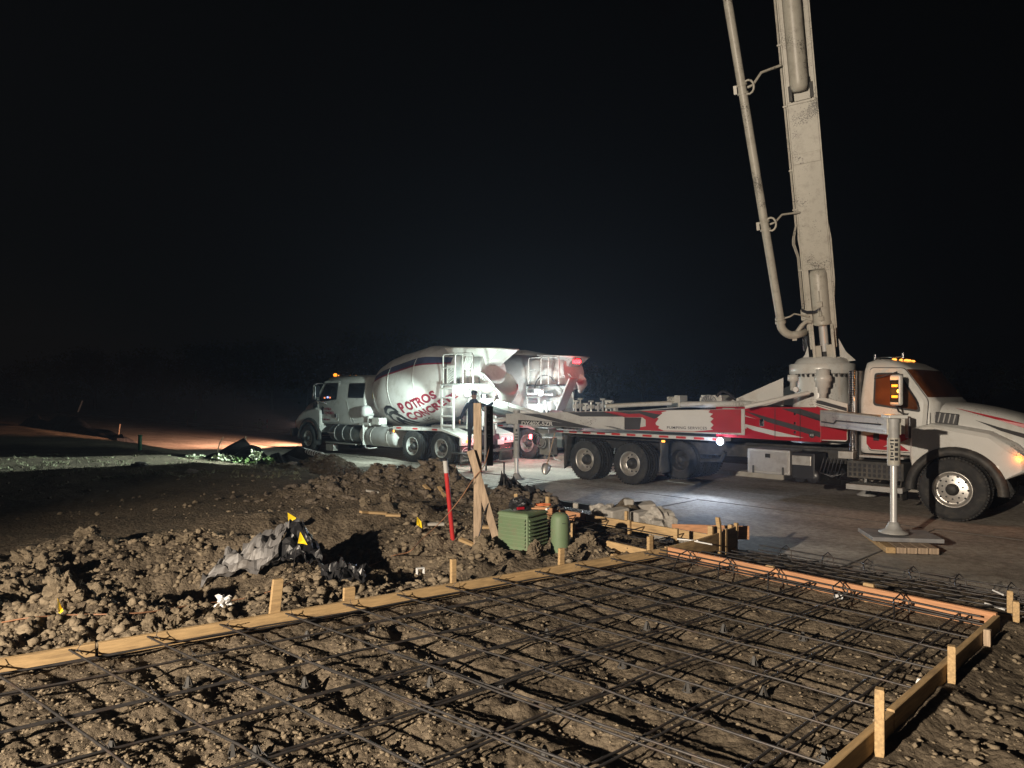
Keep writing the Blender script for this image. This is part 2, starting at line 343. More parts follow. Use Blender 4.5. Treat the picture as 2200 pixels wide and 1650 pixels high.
us = np.linspace(-140, 45, 380); vs = np.concatenate([np.linspace(2.2, 3.0, 6), np.linspace(3.2, 11.7, 22)])
U, V_ = np.meshgrid(us, vs, indexing='ij')
X = K[0]+VN[0]*V_+VN[1]*U; Y = K[1]+VN[1]*V_-VN[0]*U
Zr = np.interp(V_, [2.2, 2.5, 2.9, 7, 11.7], [-.50, -.53, -.56, -.545, -.57])+.012*(vn(X*.6, Y*.6, 31)-.5)
Zr = Zr+.05*np.where(V_ < 2.3, 0, 0)
ro = grid_mesh('road', X, Y, Zr, [ROAD]); tag(ro, kind='structure')
KERB = mat('kerb_concrete', (.40, .38, .34), .85, 0, .12, 3, bump=.2, dirt=(.2, .17, .13), damt=.5)
ang = math.atan2(-VN[0], VN[1])
def strip_piece(name, u0, u1, v0, v1, z0, z1, m, bevel=.012):
    x, y = uv2((u0+u1)/2, (v0+v1)/2)
    mb = MB().box((0, 0, 0), (u1-u0, v1-v0, z1-z0)); o = mb.build(name, m, None, bevel)
    o.location = (x, y, (z0+z1)/2); o.rotation_euler = (0, 0, ang); return o
kt = thing('kerb', None, None, kind='structure')
for i in range(16):
    u0 = -30+i*3.0; o = strip_piece('kerb_stone', u0+.006, u0+2.994, 11.72, 12.0, -.62, -.44, KERB); o.parent = kt
o = strip_piece('kerb_stone', -140, -30.01, 11.72, 12.0, -.62, -.44, KERB); o.parent = kt
ft = thing('footpath', None, None, kind='structure')
for i in range(14):
    u0 = -26+i*3.0; o = strip_piece('concrete_panel', u0+.01, u0+2.99, 12.02, 13.5, -.56, -.425+.004*(i % 3), KERB); o.parent = ft
# crack lines and joints of the slabs: shallow dark grooves of sealant, 4 mm proud
SEAL = mat('joint_sealant', (.10, .09, .08), .9)
jm = thing('road_joint', None, None, kind='structure')
for v in (6.9,):
    for i in range(20):
        o = strip_piece('sealant_line', -40+i*4.5, -40+i*4.5+4.3, v-.012, v+.012, -.60, -.5365, SEAL, 0); o.parent = jm
for i in range(12):
    o = strip_piece('sealant_line', -22+i*4.5, -22+i*4.5+.02, 3.1, 6.85, -.60, -.539, SEAL, 0); o.parent = jm
# ------------------------------------------------------------------ form boards and stakes
def lerp(a, b, t): return tuple(a[i]+(b[i]-a[i])*t for i in range(len(a)))
def board(a, b, z0, h, th_, label, m=WOOD, group='timber form boards', seg=10, bow=0, sag=0, z0b=None, hb=None):
    L = math.hypot(b[0]-a[0], b[1]-a[1]); z0b = z0 if z0b is None else z0b; hb = h if hb is None else hb
    rg = []
    for i in range(seg+1):
        t = i/seg; x = L*t; y = bow*4*t*(1-t); zz = z0+(z0b-z0)*t-sag*4*t*(1-t)+random.uniform(-.0012, .0012); hh = h+(hb-h)*t
        e = .003
        rg.append([Vector((x, y-th_/2, zz+e)), Vector((x, y-th_/2+e, zz)), Vector((x, y+th_/2-e, zz)), Vector((x, y+th_/2, zz+e)),
                   Vector((x, y+th_/2, zz+hh-e)), Vector((x, y+th_/2-e, zz+hh)), Vector((x, y-th_/2+e, zz+hh)), Vector((x, y-th_/2, zz+hh-e))])
    o = MB().rings(rg, 0, False).build('form_board', m)
    o.location = (a[0], a[1], 0); o.rotation_euler = (0, 0, math.atan2(b[1]-a[1], b[0]-a[0]))
    return tag(o, label, 'board', group)
def stake(x, y, ztop, w_, d_, label, rz=0, lean=(0, 0), m=WOOD, depth=.12, point=True, group='wooden form stakes'):
    zb = g1(x, y)-depth; H = ztop-zb
    mb = MB(); tp = [(-w_/2, -d_/2), (w_/2, -d_/2), (w_/2, d_/2), (-w_/2, d_/2)]
    def rg(z, s, sx=0): return [Vector((p[0]*s+lean[0]*(z/H)*H+sx, p[1]*s+lean[1]*z, z)) for p in tp]
    mb.rings([rg(0, .25 if point else 1), rg(.14 if point else .05, 1), rg(H*.6, 1.0), rg(H-.008, 1), rg(H, .88)], 0, False)
    o = mb.build('stake', m, None, .002, 1); o.location = (x, y, zb); o.rotation_euler = (0, 0, rz)
    return tag(o, label, 'stake', group)
aA = math.atan2(K[1]-AL[1], K[0]-AL[0]); aB = math.atan2(Q[1]-K[1], Q[0]-K[0]); aC = math.atan2(Q[1]-CL[1], Q[0]-CL[0])
pS = on_line(AL, K, 205); pM = on_line(AL, K, 986)
o1 = (-.55*.02, .835*.02)
board(AL, (pS[0]-.004, pS[1]), -.005, .093, .038, 'pine form board at the near left, ending at a butt joint beside a stake stub', WOOD)
board((pS[0]+.012, pS[1]+.012), (pM[0]-.003, pM[1]), -.01, .098, .038, 'long pine form board behind the grid, passing the tilted stake', WOOD, bow=-.012)
board((pM[0]+.003, pM[1]+.004), K, -.008, .094, .038, 'pine form board running from the upright stake to the far corner', WOOD, bow=.01)
board((K[0]+.03, K[1]-.03), Q, -.012, .118, .038, 'reddish form board between steel grid and dark apron', WOODO, bow=-.008, seg=14)
c1 = lerp(Q, CL, .33); c2 = lerp(Q, CL, .62)
board(Q, c1, -.015, .105, .038, 'form board nearest the road on the outer edge of the slab', WOOD)
board(lerp(Q, CL, .332), c2, -.02, .102, .038, 'knotty form board with tall stakes outside the slab edge', WOOD)
board(lerp(Q, CL, .622), CL, -.02, .102, .038, 'form board at the bottom edge of the picture behind the tallest stake', WOOD)
D2 = (2.72, 8.62)
board(K, D2, 0, .10, .020, 'wide thin board flaring from the corner down the apron', WOOD, bow=-.06, z0b=-.16, hb=.26)
E0 = on_line((2.27, 8.15), (.39, 10.2), 1528); E1 = (.34, 10.25)
board((2.27, 8.15), (1.0, 9.53), -.03, .115, .034, 'form board of the far walkway, half nearest the stake cluster', WOOD)
board((.99, 9.54), E1, -.03, .115, .034, 'form board of the far walkway, half ending beside the dirt mound', WOODO)
board((1.44, 7.34), (.66, 8.32), -.03, .11, .034, 'near form board of the walkway beside the green pedestal', WOOD)
board((2.02, 9.0), (2.95, 8.86), -.12, .17, .018, 'thin kerb form board beyond the walkway, in shade', WOODO)
board((4.02, 5.60), (4.8, 5.35), -.12, .08, .034, 'short board end lying right of the last stakes', WOOD)

def behindA(px, off=.045): p = on_line(AL, K, px); return (p[0]-.55*off, p[1]+.835*off)
def top_at(p, py): return 1.7+(845-py)/F*p[1]
for px, py, w_, d_, ln, lb in [
    (193, 1381, .07, .035, (0, 0), 'low stake stub at the butt joint of the left board'),
    (586, 1246, .075, .04, (.11, 0), 'tall stake leaning right behind the long board'),
    (752, 1262, .09, .035, (.03, 0), 'short wedge shaped stake behind the long board'),
    (979, 1201, .045, .04, (0, 0), 'upright stake at the joint below the wooden post'),
    (1211, 1178, .055, .035, (.02, 0), 'stake below the green pedestal behind the board')]:
    p = behindA(px); stake(p[0], p[1], top_at(p, py), w_, d_, lb, aA, ln)
for px, py, w_, off, lb in [(1403, 1153, .055, .045, 'left stake of the pair beside the far corner'), (1416, 1150, .04, .11, 'right stake of the pair beside the far corner'), (1325, 1190, .06, .04, 'almost buried stake stub just left of the far corner')]:
    p = behindA(px, off); stake(p[0], p[1], top_at(p, py), w_, .04, lb, aA)
for px, py, w_, off, lb in [(1650, 1215, .08, .04, 'stake block on the dark side of the reddish board, nearer the corner'), (1863, 1253, .085, .04, 'stake block on the dark side of the reddish board, midway')]:
    p = on_line(K, Q, px); p = (p[0]+VN[0]*off, p[1]+VN[1]*off); stake(p[0], p[1], top_at(p, py), w_, .035, lb, aB)
for px, py, w_, off, hgt, lb, dk in [
    (1869, 1478, .046, .045, 0, 'tallest stake, nearest the camera outside the slab', 0), (2026, 1387, .046, .045, 0, 'second stake from the bottom of the outer board', 0),
    (2105, 1352, .036, .045, 0, 'dark narrow stake in shade on the outer board', 1), (2166, 1292, .05, .05, 0, 'stake at the end of the reddish board', 0), (2174, 1269, .036, .28, 0, 'last stake beyond the outer board end', 0)]:
    p = on_line(CL, (Q[0]*1.3-CL[0]*.3, Q[1]*1.3-CL[1]*.3), px); p = (p[0]+.69*off, p[1]-.72*off) if off < .2 else (4.02, 5.75)
    stake(p[0], p[1], top_at(p, py), w_, .042, lb, aC+(.25 if not dk else 0), (random.uniform(-.02, .02), 0), WOODG if dk else WOOD)
for px, py, Yd, w_, ln, lb in [
    (1452, 1135, 7.95, .05, (.01, 0), 'lone stake inside the walkway, left of the cluster'), (1527, 1130, 8.15, .06, (0, 0), 'leftmost stake of the cluster by the flared board'),
    (1537, 1131, 8.30, .03, (0, 0), 'thin second stake of the cluster'), (1546, 1136, 8.18, .035, (0, 0), 'short stake in the middle of the cluster'),
    (1554, 1113, 8.6, .05, (-.14, 0), 'leaning stake rising above the cluster'), (1558, 1136, 8.3, .04, (0, 0), 'short stake right of the leaning one'),
    (1569, 1127, 8.55, .05, (0, 0), 'stake second from the flared board end'), (1579, 1123, 8.60, .045, (.03, 0), 'last stake on the tip of the flared board'),
    (1177, 1067, 10.15, .06, (0, 0), 'stake at the far end of the walkway near the mound'), (1231, 1124, 8.15, .04, (0, 0), 'dark stake just right of the green pedestal'),
    (1352, 1117, 8.95, .035, (0, 0), 'small stake on the walkway board below the concrete rubble'), (1346, 1098, 9.3, .04, (0, 0), 'stake beside the rubble blocks')]:
    q = W(px, py, Yd); stake(q.x, q.y, q.z, w_, .04, lb, aB+.1, ln)

# ------------------------------------------------------------------ reinforcing bars
def ln2(a, b, z, r=.007, n=8, wob=.006, sagm=0, m=STEEL, name='bar', parent=None, bend=0):
    pts = []
    for i in range(n+1):
        t = i/n; x, y = a[0]+(b[0]-a[0])*t, a[1]+(b[1]-a[1])*t
        e = 4*t*(1-t)
        pts.append((x+random.uniform(-wob, wob)*e, y+random.uniform(-wob, wob)*e+bend*e, z+random.uniform(-wob, wob)*e))
    return MB().tube(pts, r, 6).build(name, m, parent, fix=False)
mat1 = thing('rebar_mat', 'dark steel bar grid tied over the scraped soil inside the boards', 'rebar', group=None)
NB = 8
for i in range(NB):
    t = (i+.16)/(NB-.35)+(.006 if i == 0 else 0); P = lerp(K, Q, t); L_ = lerp(AL, CL, t)
    d = .013+.010*(t*3)
    for s in (-1, 1):
        P2 = lerp(P, L_, .008); off = (.55*d*s, -.835*d*s)
        e1 = (P2[0]+off[0]*(1 if s < 0 else .6), P2[1]+off[1]); e2 = (L_[0]+off[0]*(.25+.6*random.random()), L_[1]+off[1]*.5)
        ln2(e2, e1, .062+.004*s-(.036 if i == 0 else 0), .0070, 14, .008, parent=mat1)
sp = .45; LA = math.hypot(AL[0]-K[0], AL[1]-K[1])
s_ = .32
while s_ < LA:
    t = s_/LA; P = lerp(K, AL, t); Pc = lerp(Q, CL, t*1.03)
    ln2(lerp(P, Pc, .006), lerp(P, Pc, .994), .078, .0068, 12, .006, parent=mat1)
    if random.random() < .25: ln2(lerp(P, Pc, .3), (Pc[0]+.05, Pc[1]+.05), .079, .0068, 8, .004, parent=mat1)
    s_ += sp+random.uniform(-.02, .02)
ties = MB(); SB = []
for i in range(NB):
    t = (i+.16)/(NB-.35); SB.append((lerp(K, Q, t), lerp(AL, CL, t)))
s_ = .32
while s_ < LA:
    t = s_/LA; a_, b_ = lerp(K, AL, t), lerp(Q, CL, t*1.03); s_ += sp
    for (c_, d_) in SB:
        den = (b_[0]-a_[0])*(d_[1]-c_[1])-(b_[1]-a_[1])*(d_[0]-c_[0]); q_ = ((c_[0]-a_[0])*(d_[1]-c_[1])-(c_[1]-a_[1])*(d_[0]-c_[0]))/den
        if 0 < q_ < 1:
            p_ = lerp(a_, b_, q_); ties.tube([(p_[0]-.03, p_[1], .058), (p_[0], p_[1]+.004, .091), (p_[0]+.03, p_[1]+.01, .056)], .0028, 4).tube([(p_[0], p_[1], .085), (p_[0]+random.uniform(-.03, .03), p_[1]+random.uniform(-.03, .03), .115)], .0022, 4)
o = ties.build('tie_wire', STEEL, mat1, fix=False); o['kind'] = 'stuff'
def cage(a, b, z0, zs, side, label, n, step):
    """long bars with bent stirrups leaning over them"""
    t_ = thing('rebar_cage', label, 'rebar'); L = math.hypot(b[0]-a[0], b[1]-a[1]); ux, uy = (b[0]-a[0])/L, (b[1]-a[1])/L; nx, ny = -uy*side, ux*side
    for k, (o_, z) in enumerate(zs): ln2((a[0]+nx*o_, a[1]+ny*o_), (b[0]+nx*o_, b[1]+ny*o_), z0+z, .0078, 12, .006, name='long_bar', parent=t_)
    s = .35
    while s < L-.1:
        c = (a[0]+ux*s, a[1]+uy*s); j = random.uniform(-.05, .05)
        top = (c[0]+nx*.02, c[1]+ny*.02, z0+zs[-1][1]+.055)
        pts = [(c[0]+nx*.42+ux*(.12+j), c[1]+ny*.42+uy*(.12+j), z0+.035), (c[0]+nx*.15, c[1]+ny*.15, z0+zs[-1][1]+.03), top,
               (c[0]-nx*.0+ux*.05, c[1]+uy*.05, z0+zs[-1][1]), (c[0]+nx*.03+ux*.07, c[1]+ny*.03+uy*.07, z0+.01)]
        MB().tube(pts, .0065, 6).build('stirrup', STEEL, t_, fix=False); s += step+random.uniform(-.08, .08)
    return t_
aB0 = (K[0]-.07, K[1]-.08); bB0 = (Q[0]-.13, Q[1]-.02)
cage(aB0, bB0, 0, [(.0, .028), (.02, .055), (.0, .085)], 1 if False else -1, 'bar cage with bent stirrups along the inner face of the reddish board', 6, .52)
FA = (3.03, 8.72); FB = (5.30, 6.25)
cage(FA, FB, -.29, [(0, .03), (.03, .08), (0, .13)], -1, 'bar cage with stirrups along the road edge of the dark apron', 6, .46)
mat2 = thing('rebar_mat', 'half hidden bar grid over the dark apron beside the road', 'rebar')
for i in range(1, 6):
    t = i/6; a = lerp(lerp(K, FA, t), FA, .0); a = (K[0]+(FA[0]-K[0])*t, K[1]+(FA[1]-K[1])*t); b = (Q[0]+.1+(FB[0]-Q[0])*t, Q[1]+(FB[1]-Q[1])*t)
    MB().tube([(a[0], a[1], .05-.27*t), lerp(a, b, .5)+(.045-.27*t,), (b[0], b[1], .05-.27*t)], .0072, 6).build('bar', STEEL, mat2, fix=False)
for i in range(1, 9):
    t = i/9; a = lerp(K, Q, t); b = lerp(FA, FB, t)
    MB().tube([(a[0]+.05, a[1]+.05, .055), (b[0]-.03, b[1]-.03, -.22)], .0072, 6).build('bar', STEEL, mat2, fix=False)
mat3 = thing('rebar_mat', 'bar grid lying in the narrow far walkway between two boards', 'rebar')
for t in (.2, .5, .8):
    a = lerp((1.44, 7.34), (2.27, 8.15), t); b = lerp((-.35, 9.3), E1, t); ln2(a, b, .04, .007, 6, .008, parent=mat3)
for k in range(5):
    a = lerp((1.44, 7.34), (-.35, 9.3), .12+.2*k); b = lerp((2.27, 8.15), E1, .12+.2*k); ln2(a, b, .052, .007, 5, .008, parent=mat3)
# small plastic supports under the bars
def chair_mesh(m):
    mb = MB()
    for k in range(4):
        a = k*math.pi/2+.4; mb.prism([(-.012, 0), (.012, 0), (.006, .058), (-.006, .058)], -.0015, .0015, 'y')
        V = mb.v[-8:]; 
        for q in range(8):
            x, y, z = V[q]; r = .026*(1-z/.075); mb.v[-8+q] = (x*math.cos(a)-(y+r)*math.sin(a), x*math.sin(a)+(y+r)*math.cos(a), z)
    mb.cyl((0, 0, .045), (0, 0, .06), .010, .008, 8); mb.lathe([(.030, 0), (.034, .004), (.03, .008)], (0, 0, 0), (0, 0, 1), 12)
    return mb.build('bar_support', m)
ch0 = chair_mesh(RUBBER); n_ch = 0
pts = []
for (px, py) in [(1025, 1560), (1170, 1610), (1640, 1480), (1477, 1470), (1337, 1420), (1620, 1415), (1725, 1365), (1555, 1345), (1770, 1612), (1893, 1515), (925, 1460), (1078, 1465), (500, 1605), (240, 1600), (405, 1470), (655, 1460), (1175, 1355), (550, 1610), (1390, 1340), (800, 1345), (660, 1360)]:
    Yd = 1.68*F/(py-845); q = W(px, py, Yd); pts.append((q.x, q.y))
for k, (x, y) in enumerate(pts):
    o = ch0 if k == 0 else ch0.copy()
    if k: COL.objects.link(o)
    o.location = (x, y, max(g1(x, y), -.02)-.002); o.rotation_euler = (0, 0, random.random()*3)
    tag(o, 'small black plastic bar support standing under the grid', 'bar support', 'plastic bar supports')
cw = chair_mesh(PLWHITE); q = W(1975, 1460, 1.68*F/(1462-845)); cw.location = (q.x, q.y, g1(q.x, q.y)); tag(cw, 'small white plastic bar support near the outer board', 'bar support')
cw2 = chair_mesh(PLWHITE); cw2.location = (K[0]+1.02, K[1]-1.30, .0); tag(cw2, 'white plastic cup against the foot of the reddish board', 'plastic cup'); cw2.name = 'plastic_cup'
cb = MB().lathe([(.02, 0), (.028, .05), (.030, .052), (.026, .05), (.018, .004), (0, .004)], (0, 0, 0), (0, 0, 1), 16); cw2.data = cb.build('tmpcup', PLWHITE).data
bpy.data.objects.remove([o for o in bpy.data.objects if o.name.startswith('tmpcup')][0]); q = W(1795, 1275, 1.66*F/(1275-845)); cw2.location = (q.x, q.y, .01)
cw2.rotation_euler = (1.1, .3, .4)

# ------------------------------------------------------------------ clods
def clod_mesh(seed, sub=3, flat=.75, amp=.35):
    bm = bmesh.new(); bmesh.ops.create_icosphere(bm, subdivisions=sub, radius=1)
    rnd = random.Random(seed); o = Vector((rnd.random()*50, rnd.random()*50, rnd.random()*50))
    from mathutils import noise
    for v_ in bm.verts:
        v_.co *= 1+(rnd.random()-.5)*(.55 if sub < 3 else .12)
        p = v_.co; d = 1+amp*noise.noise(p*1.3+o)*2.2+amp*1.3*noise.noise(p*2.9+o)+amp*.7*noise.noise(p*6+o)
        v_.co = p*d; v_.co.z *= flat
    me = bpy.data.meshes.new('dirt_clod'); bm.to_mesh(me); bm.free()
    for p in me.polygons: p.use_smooth = False
    return me
CM = [clod_mesh(i, 4, .75, .25) for i in range(6)]
for me in CM: me.materials.append(CLOD)
big = [(190, 1178, .105, 'lone upright clod casting a long shadow on the bare soil'), (205, 1285, .17, 'large pale clod at the rim of the dark hollow, near the yellow flag'), (352, 1342, .10, 'pale clod second from the right in front of the dark hollow'), (330, 1350, .09, 'rounded clod leftmost of the three against the left board'),
       (382, 1338, .085, 'pale clod rightmost of the three against the left board'), (60, 1225, .11, 'brown clod at the left picture edge above the flag'), (345, 1178, .085, 'clod on the berm left of the grey plastic sheet'), (405, 1175, .10, 'broad clod left of the tip of the grey plastic sheet'),
       (100, 1240, .10, 'clod among rubble at the far left berm'), (1150+0, 1195, .09, 'clod at the foot of the green box'), (1040, 1180, .12, 'wide clod between the wooden post and the brace'), (1066, 1200, .10, 'clod at the foot of the leaning brace'),
       (962, 1170, .13, 'wide clod heap left of the wooden post'), (1000, 1190, .09, 'clod just before the wooden post'), (1262, 1180, .09, 'leaning clod right of the green pedestal'), (1235, 1190, .07, 'clod at the foot of the green pedestal'), (480, 1232, .08, 'clod below the grey plastic sheet'),
       (540, 1240, .07, 'yellowish clod right below the grey plastic sheet'), (848, 1165, .06, 'clod lying in the middle dark hollow'), (895, 1155, .07, 'pale clod left of the red marker post'), (833, 1105, .07, 'clod before the big mound beside timber scraps'), (785, 1110, .08, 'clod left of the timber scraps'), (140, 1330, .13, 'brown clod right of the yellow flag'),
       (35, 1290, .12, 'clod left of the yellow flag at the picture edge'), (240, 1345, .07, 'small clod before the dark hollow')]
for k, (px, py, s, lb) in enumerate(big):
    s *= 1.05
    Yd = 1.68*F/(py-845); q = W(px, py, Yd)
    o = bpy.data.objects.new('dirt_clod', CM[k % 6]); COL.objects.link(o); o.location = (q.x, q.y, g1(q.x, q.y)+s*.35); o.scale = (s, s*random.uniform(.7, 1), s*random.uniform(.8, 1.15))
    o.rotation_euler = (random.uniform(-.4, .4), random.uniform(-.4, .4), random.random()*6); tag(o, lb, 'clod', 'dirt clods')
def scatter(name, N, pick, smin, smax, mat_, subs=(1,), pw=2.5, seed=1, label=None, cat='soil'):
    rnd = random.Random(seed); protos = []
    for s in range(5):
        me = clod_mesh(100+seed*10+s, subs[0]); v = np.array([p.co[:] for p in me.vertices]); f = np.array([list(p.vertices) for p in me.polygons]); protos.append((v, f)); bpy.data.meshes.remove(me)
    pos = []
    while len(pos) < N:
        p = pick(rnd)
        if p: pos.append(p)
    P = np.array(pos); Z = gz(P[:, 0], P[:, 1]); Vs = []; Fs = []; n = 0
    for k in range(N):
        v, f = protos[k % 5]; s = smin+(smax-smin)*rnd.random()**pw; a = rnd.random()*6.28; c_, s2 = math.cos(a), math.sin(a)
        q = v*np.array([s, s*rnd.uniform(.6, 1), s*rnd.uniform(.6, 1)]); x = q[:, 0]*c_-q[:, 1]*s2; y = q[:, 0]*s2+q[:, 1]*c_
        Vs.append(np.stack([x+P[k, 0], y+P[k, 1], q[:, 2]+Z[k]+s*.1], -1)); Fs.append(f+n); n += len(v)
    V = np.concatenate(Vs).astype(np.float32); Fc = np.concatenate(Fs).astype(np.int32)
    me = bpy.data.meshes.new(name); me.vertices.add(len(V)); me.vertices.foreach_set('co', V.ravel()); me.loops.add(Fc.size); me.polygons.add(len(Fc))
    me.loops.foreach_set('vertex_index', Fc.ravel()); me.polygons.foreach_set('loop_start', np.arange(len(Fc), dtype=np.int32)*3)
    me.update(calc_edges=True); me.materials.append(mat_); o = bpy.data.objects.new(name, me); COL.objects.link(o)
    return tag(o, label, cat, kind='stuff')
def polar(rnd, px0, px1, py0, py1, test):
    px = rnd.uniform(px0, px1); py = rnd.uniform(py0, py1); Yd = 1.7*F/(py-845); x = (px-1100)/F*Yd
    return (x, Yd) if test(x, Yd) else None
nt_ = lambda x, y: float(vn(np.array([x*1.1]), np.array([y*1.1]), 55)[0])
scatter('soil_clods', 14000, lambda r: polar(r, -250, 1400, 1085, 1440, lambda x, y: nA(x, y) > .03 and nA(x, y) < 3.6 and nt_(x, y) > .34 and vv(x, y) < .4), .005, .055, CLOD, pw=5, seed=1, label='pale clods and crumbs of clay strewn behind the boards')
scatter('soil_clods', 16000, lambda r: polar(r, -300, 2100, 1190, 1800, lambda x, y: nA(x, y) < -.03 and nC(x, y) < -.03 and vv(x, y) < -.05 and r.random() < (.9 if x < -.2+.3*y-1.2 else .35) and nt_(x*1.6, y*1.6) > .2+.3*r.random()), .0025, .019, CLOD, pw=4.5, seed=2, label='crumbs of clay lying under the steel grid')
def onm(r):
    m = MOUNDS[r.randrange(len(MOUNDS))]; x = m[0]+r.gauss(0, .65)*m[2]; y = m[1]+r.gauss(0, .65)*m[3]; return (x, y)
scatter('soil_clods', 2600, onm, .015, .09, MUD, pw=3.5, seed=3, label='brown clods covering the dug mounds before the trucks')
scatter('soil_clods', 900, lambda r: polar(r, 1500, 2400, 1200, 1800, lambda x, y: nC(x, y) > .1 and vv(x, y) < -.1), .005, .03, CLOD, pw=3, seed=4, label='pebbles outside the outer form boards')
scatter('soil_clods', 500, lambda r: polar(r, -600, 1000, 985, 1120, lambda x, y: vv(x, y) < 2), .01, .05, CLOD, pw=3, seed=5, label='stones scattered over the bare field')

# ------------------------------------------------------------------ utility things in the middle
def ground_pt(px, py, zg=0.):
    Ys = np.arange(2.0, 90, .03); zr = 1.7+(845-py)/F*Ys; hit = np.nonzero(zr < gz((px-1100)/F*Ys, Ys))[0]
    return W(px, py, float(Ys[hit[0]]) if len(hit) else (1.7-zg)*F/(py-845))
# post with brace
q = W(1026, 1168, 8.05); px_, py_ = q.x, q.y
t = thing('wooden_post', 'thick weathered wooden post with slanted timber brace before the mixer truck', 'post', (px_, py_, 0), .12)
prof = []
for i in range(9):
    z = -.4+i*(1.59+.4)/8; s = .045+random.uniform(-.0015, .0015); j = random.uniform(-.002, .002)
    prof.append([Vector((s*x_+j, s*y_, z)) for x_, y_ in ((-1, -.8), (-.8, -1), (.8, -1), (1, -.8), (1, .8), (.8, 1), (-.8, 1), (-1, .8))])
MB().rings(prof, 0, False).build('post', WOODG, t)
mb = MB(); b0 = Vector((-.085, -.075, 1.06)); b1 = Vector((.235, -.13, -.05)); d_ = (b1-b0).normalized(); up = Vector((0, 1, 0)); sd = d_.cross(up).normalized(); up = sd.cross(d_)
T = Matrix((sd, up, d_)).transposed(); mb.box((b0+b1)/2, (.082, .038, (b1-b0).length), M=T); mb.build('brace', WOODG, t, .003)
# lettered marker slab fixed behind the post
t2 = thing('marker_post', 'dark flat utility marker lettered downwards, behind the wooden post', 'marker', (px_+.115, py_+.30, 0), .1)
MB().box((0, 0, 1.20), (.105, .012, .70)).build('slab', mat('dark_grey_fibreglass', (.10, .10, .11), .6, 0, .1, 4), t2, .003)
def text_obj(txt, size, m, parent=None, offset=0., extrude=.0015, spacing=1., name='lettering', align='LEFT', sub=0):
    cu = bpy.data.curves.new('t', 'FONT'); cu.body = txt; cu.size = size; cu.offset = offset; cu.extrude = extrude; cu.align_x = align; cu.space_character = spacing; cu.resolution_u = 3
    o = bpy.data.objects.new('t', cu); COL.objects.link(o); dg = bpy.context.evaluated_depsgraph_get(); me = bpy.data.meshes.new_from_object(o.evaluated_get(dg))
    bpy.data.objects.remove(o); bpy.data.curves.remove(cu); me.materials.clear(); me.materials.append(m); me.name = name
    ob = bpy.data.objects.new(name, me); COL.objects.link(ob); ob.parent = parent; return ob
for k, c_ in enumerate('ELEC'):
    o = text_obj(c_, .062, LETW, t2, .001, align='CENTER'); o.location = (0.0, -.0085, 1.46-k*.093); o.rotation_euler = (R(90), 0, 0)
# slender dark posts, pipes and laths
def lath(px, py_top, py_bot, Yd, r_, m, label, name='lath', cat='lath', dx=0, flatk=False, zb=None):
    a = W(px, py_bot, Yd); b = W(px+dx, py_top, Yd); o = MB()
    o.tube([(0, 0, -.15), (0, 0, 0), tuple((b-a)*.5), tuple(b-a)], r_, 8)
    ob = o.build(name, m, None, fix=False); ob.location = a; return tag(ob, label, cat)
zq = lambda px, py: ground_pt(px, py).y
# red marker post
a = W(972, 1150, 8.5); b = W(956, 985, 8.4); t = thing('red_marker_post', 'leaning red tubular marker post with pale upper band before the mound', 'marker post', a)
dv = (b-a); c_ = dv*.83
MB().tube([tuple(-dv*.1), tuple(dv*.4), tuple(c_)], .028, 14).build('tube', REDPOST, t, fix=False)
MB().tube([tuple(c_*.985), tuple(dv*.98)], .0295, 14).build('band', LETW, t, fix=False); MB().tube([tuple(dv*.975), tuple(dv)], .031, 14).build('cap', BLACKP, t, fix=False)
# green utility box
gb = ground_pt(1125, 1190); bx = W(1124, 1187, 7.75)
t = thing('utility_box', 'green louvred utility box beside the leaning brace', 'utility box', (bx.x, bx.y+.22, -.02), -.62)
w2, d2, h2 = .20, .20, .415
mb = MB(); 
for (z0_, z1_, s0, s1) in ((0, .37, 1.03, 1.0),):
    mb.rings([[Vector((x*s_*w2, y*s_*d2, z)) for x, y in ((-1, -1), (1, -1), (1, 1), (-1, 1))] for z, s_ in ((0, 1.03), (.36, 1.0), (.375, .99))], 0, False)
mb.build('body', GREEN, t, .02, 3)
MB().rings([[Vector((x*s_*w2, y*s_*d2, z)) for x, y in ((-1, -1), (1, -1), (1, 1), (-1, 1))] for z, s_ in ((.378, 1.04), (.395, 1.04), (.412, .95), (.416, .6))], 0, False).build('lid', GREEN, t, .012, 3)
for k in range(8):
    mb = MB().prism([(-d2-.012, .045+k*.040), (-d2-.032, .050+k*.040), (-d2-.008, .078+k*.040)], -w2*.90, w2*.90, 'x')
    o = mb.build('louvre', GREEN, t, .001, 1)
    mb = MB().prism([(d2+.004, .045+k*.040), (d2+.024, .050+k*.040), (d2+.0, .078+k*.040)], -w2*.90, w2*.90, 'x')
    o = mb.build('louvre', GREEN, t); o.rotation_euler = (0, 0, R(-90))
MB().box((-w2-.006, .02, .21), (.008, .035, .05)).build('latch', DARKM, t, .002)
# pedestal
pq = W(1204, 1188, 7.6); t = thing('utility_pedestal', 'round topped green cable pedestal right of the louvred box', 'pedestal', (pq.x, pq.y+.05, -.06))
MB().lathe([(.100, 0), (.104, .02), (.102, .32), (.100, .40), (.094, .435), (.078, .462), (.045, .478), (0, .482)], (0, 0, 0), (0, 0, 1), 32).build('dome', GREEN, t)
MB().lathe([(.108, 0), (.108, .05), (.100, .06)], (0, 0, 0), (0, 0, 1), 32).build('collar', GREEN, t)
MB().box((-.02, -.106, .10), (.022, .012, .03)).build('keyhole', BLACKP, t); MB().box((.03, -.103, .38), (.03, .004, .004)).build('slot', BLACKP, t)
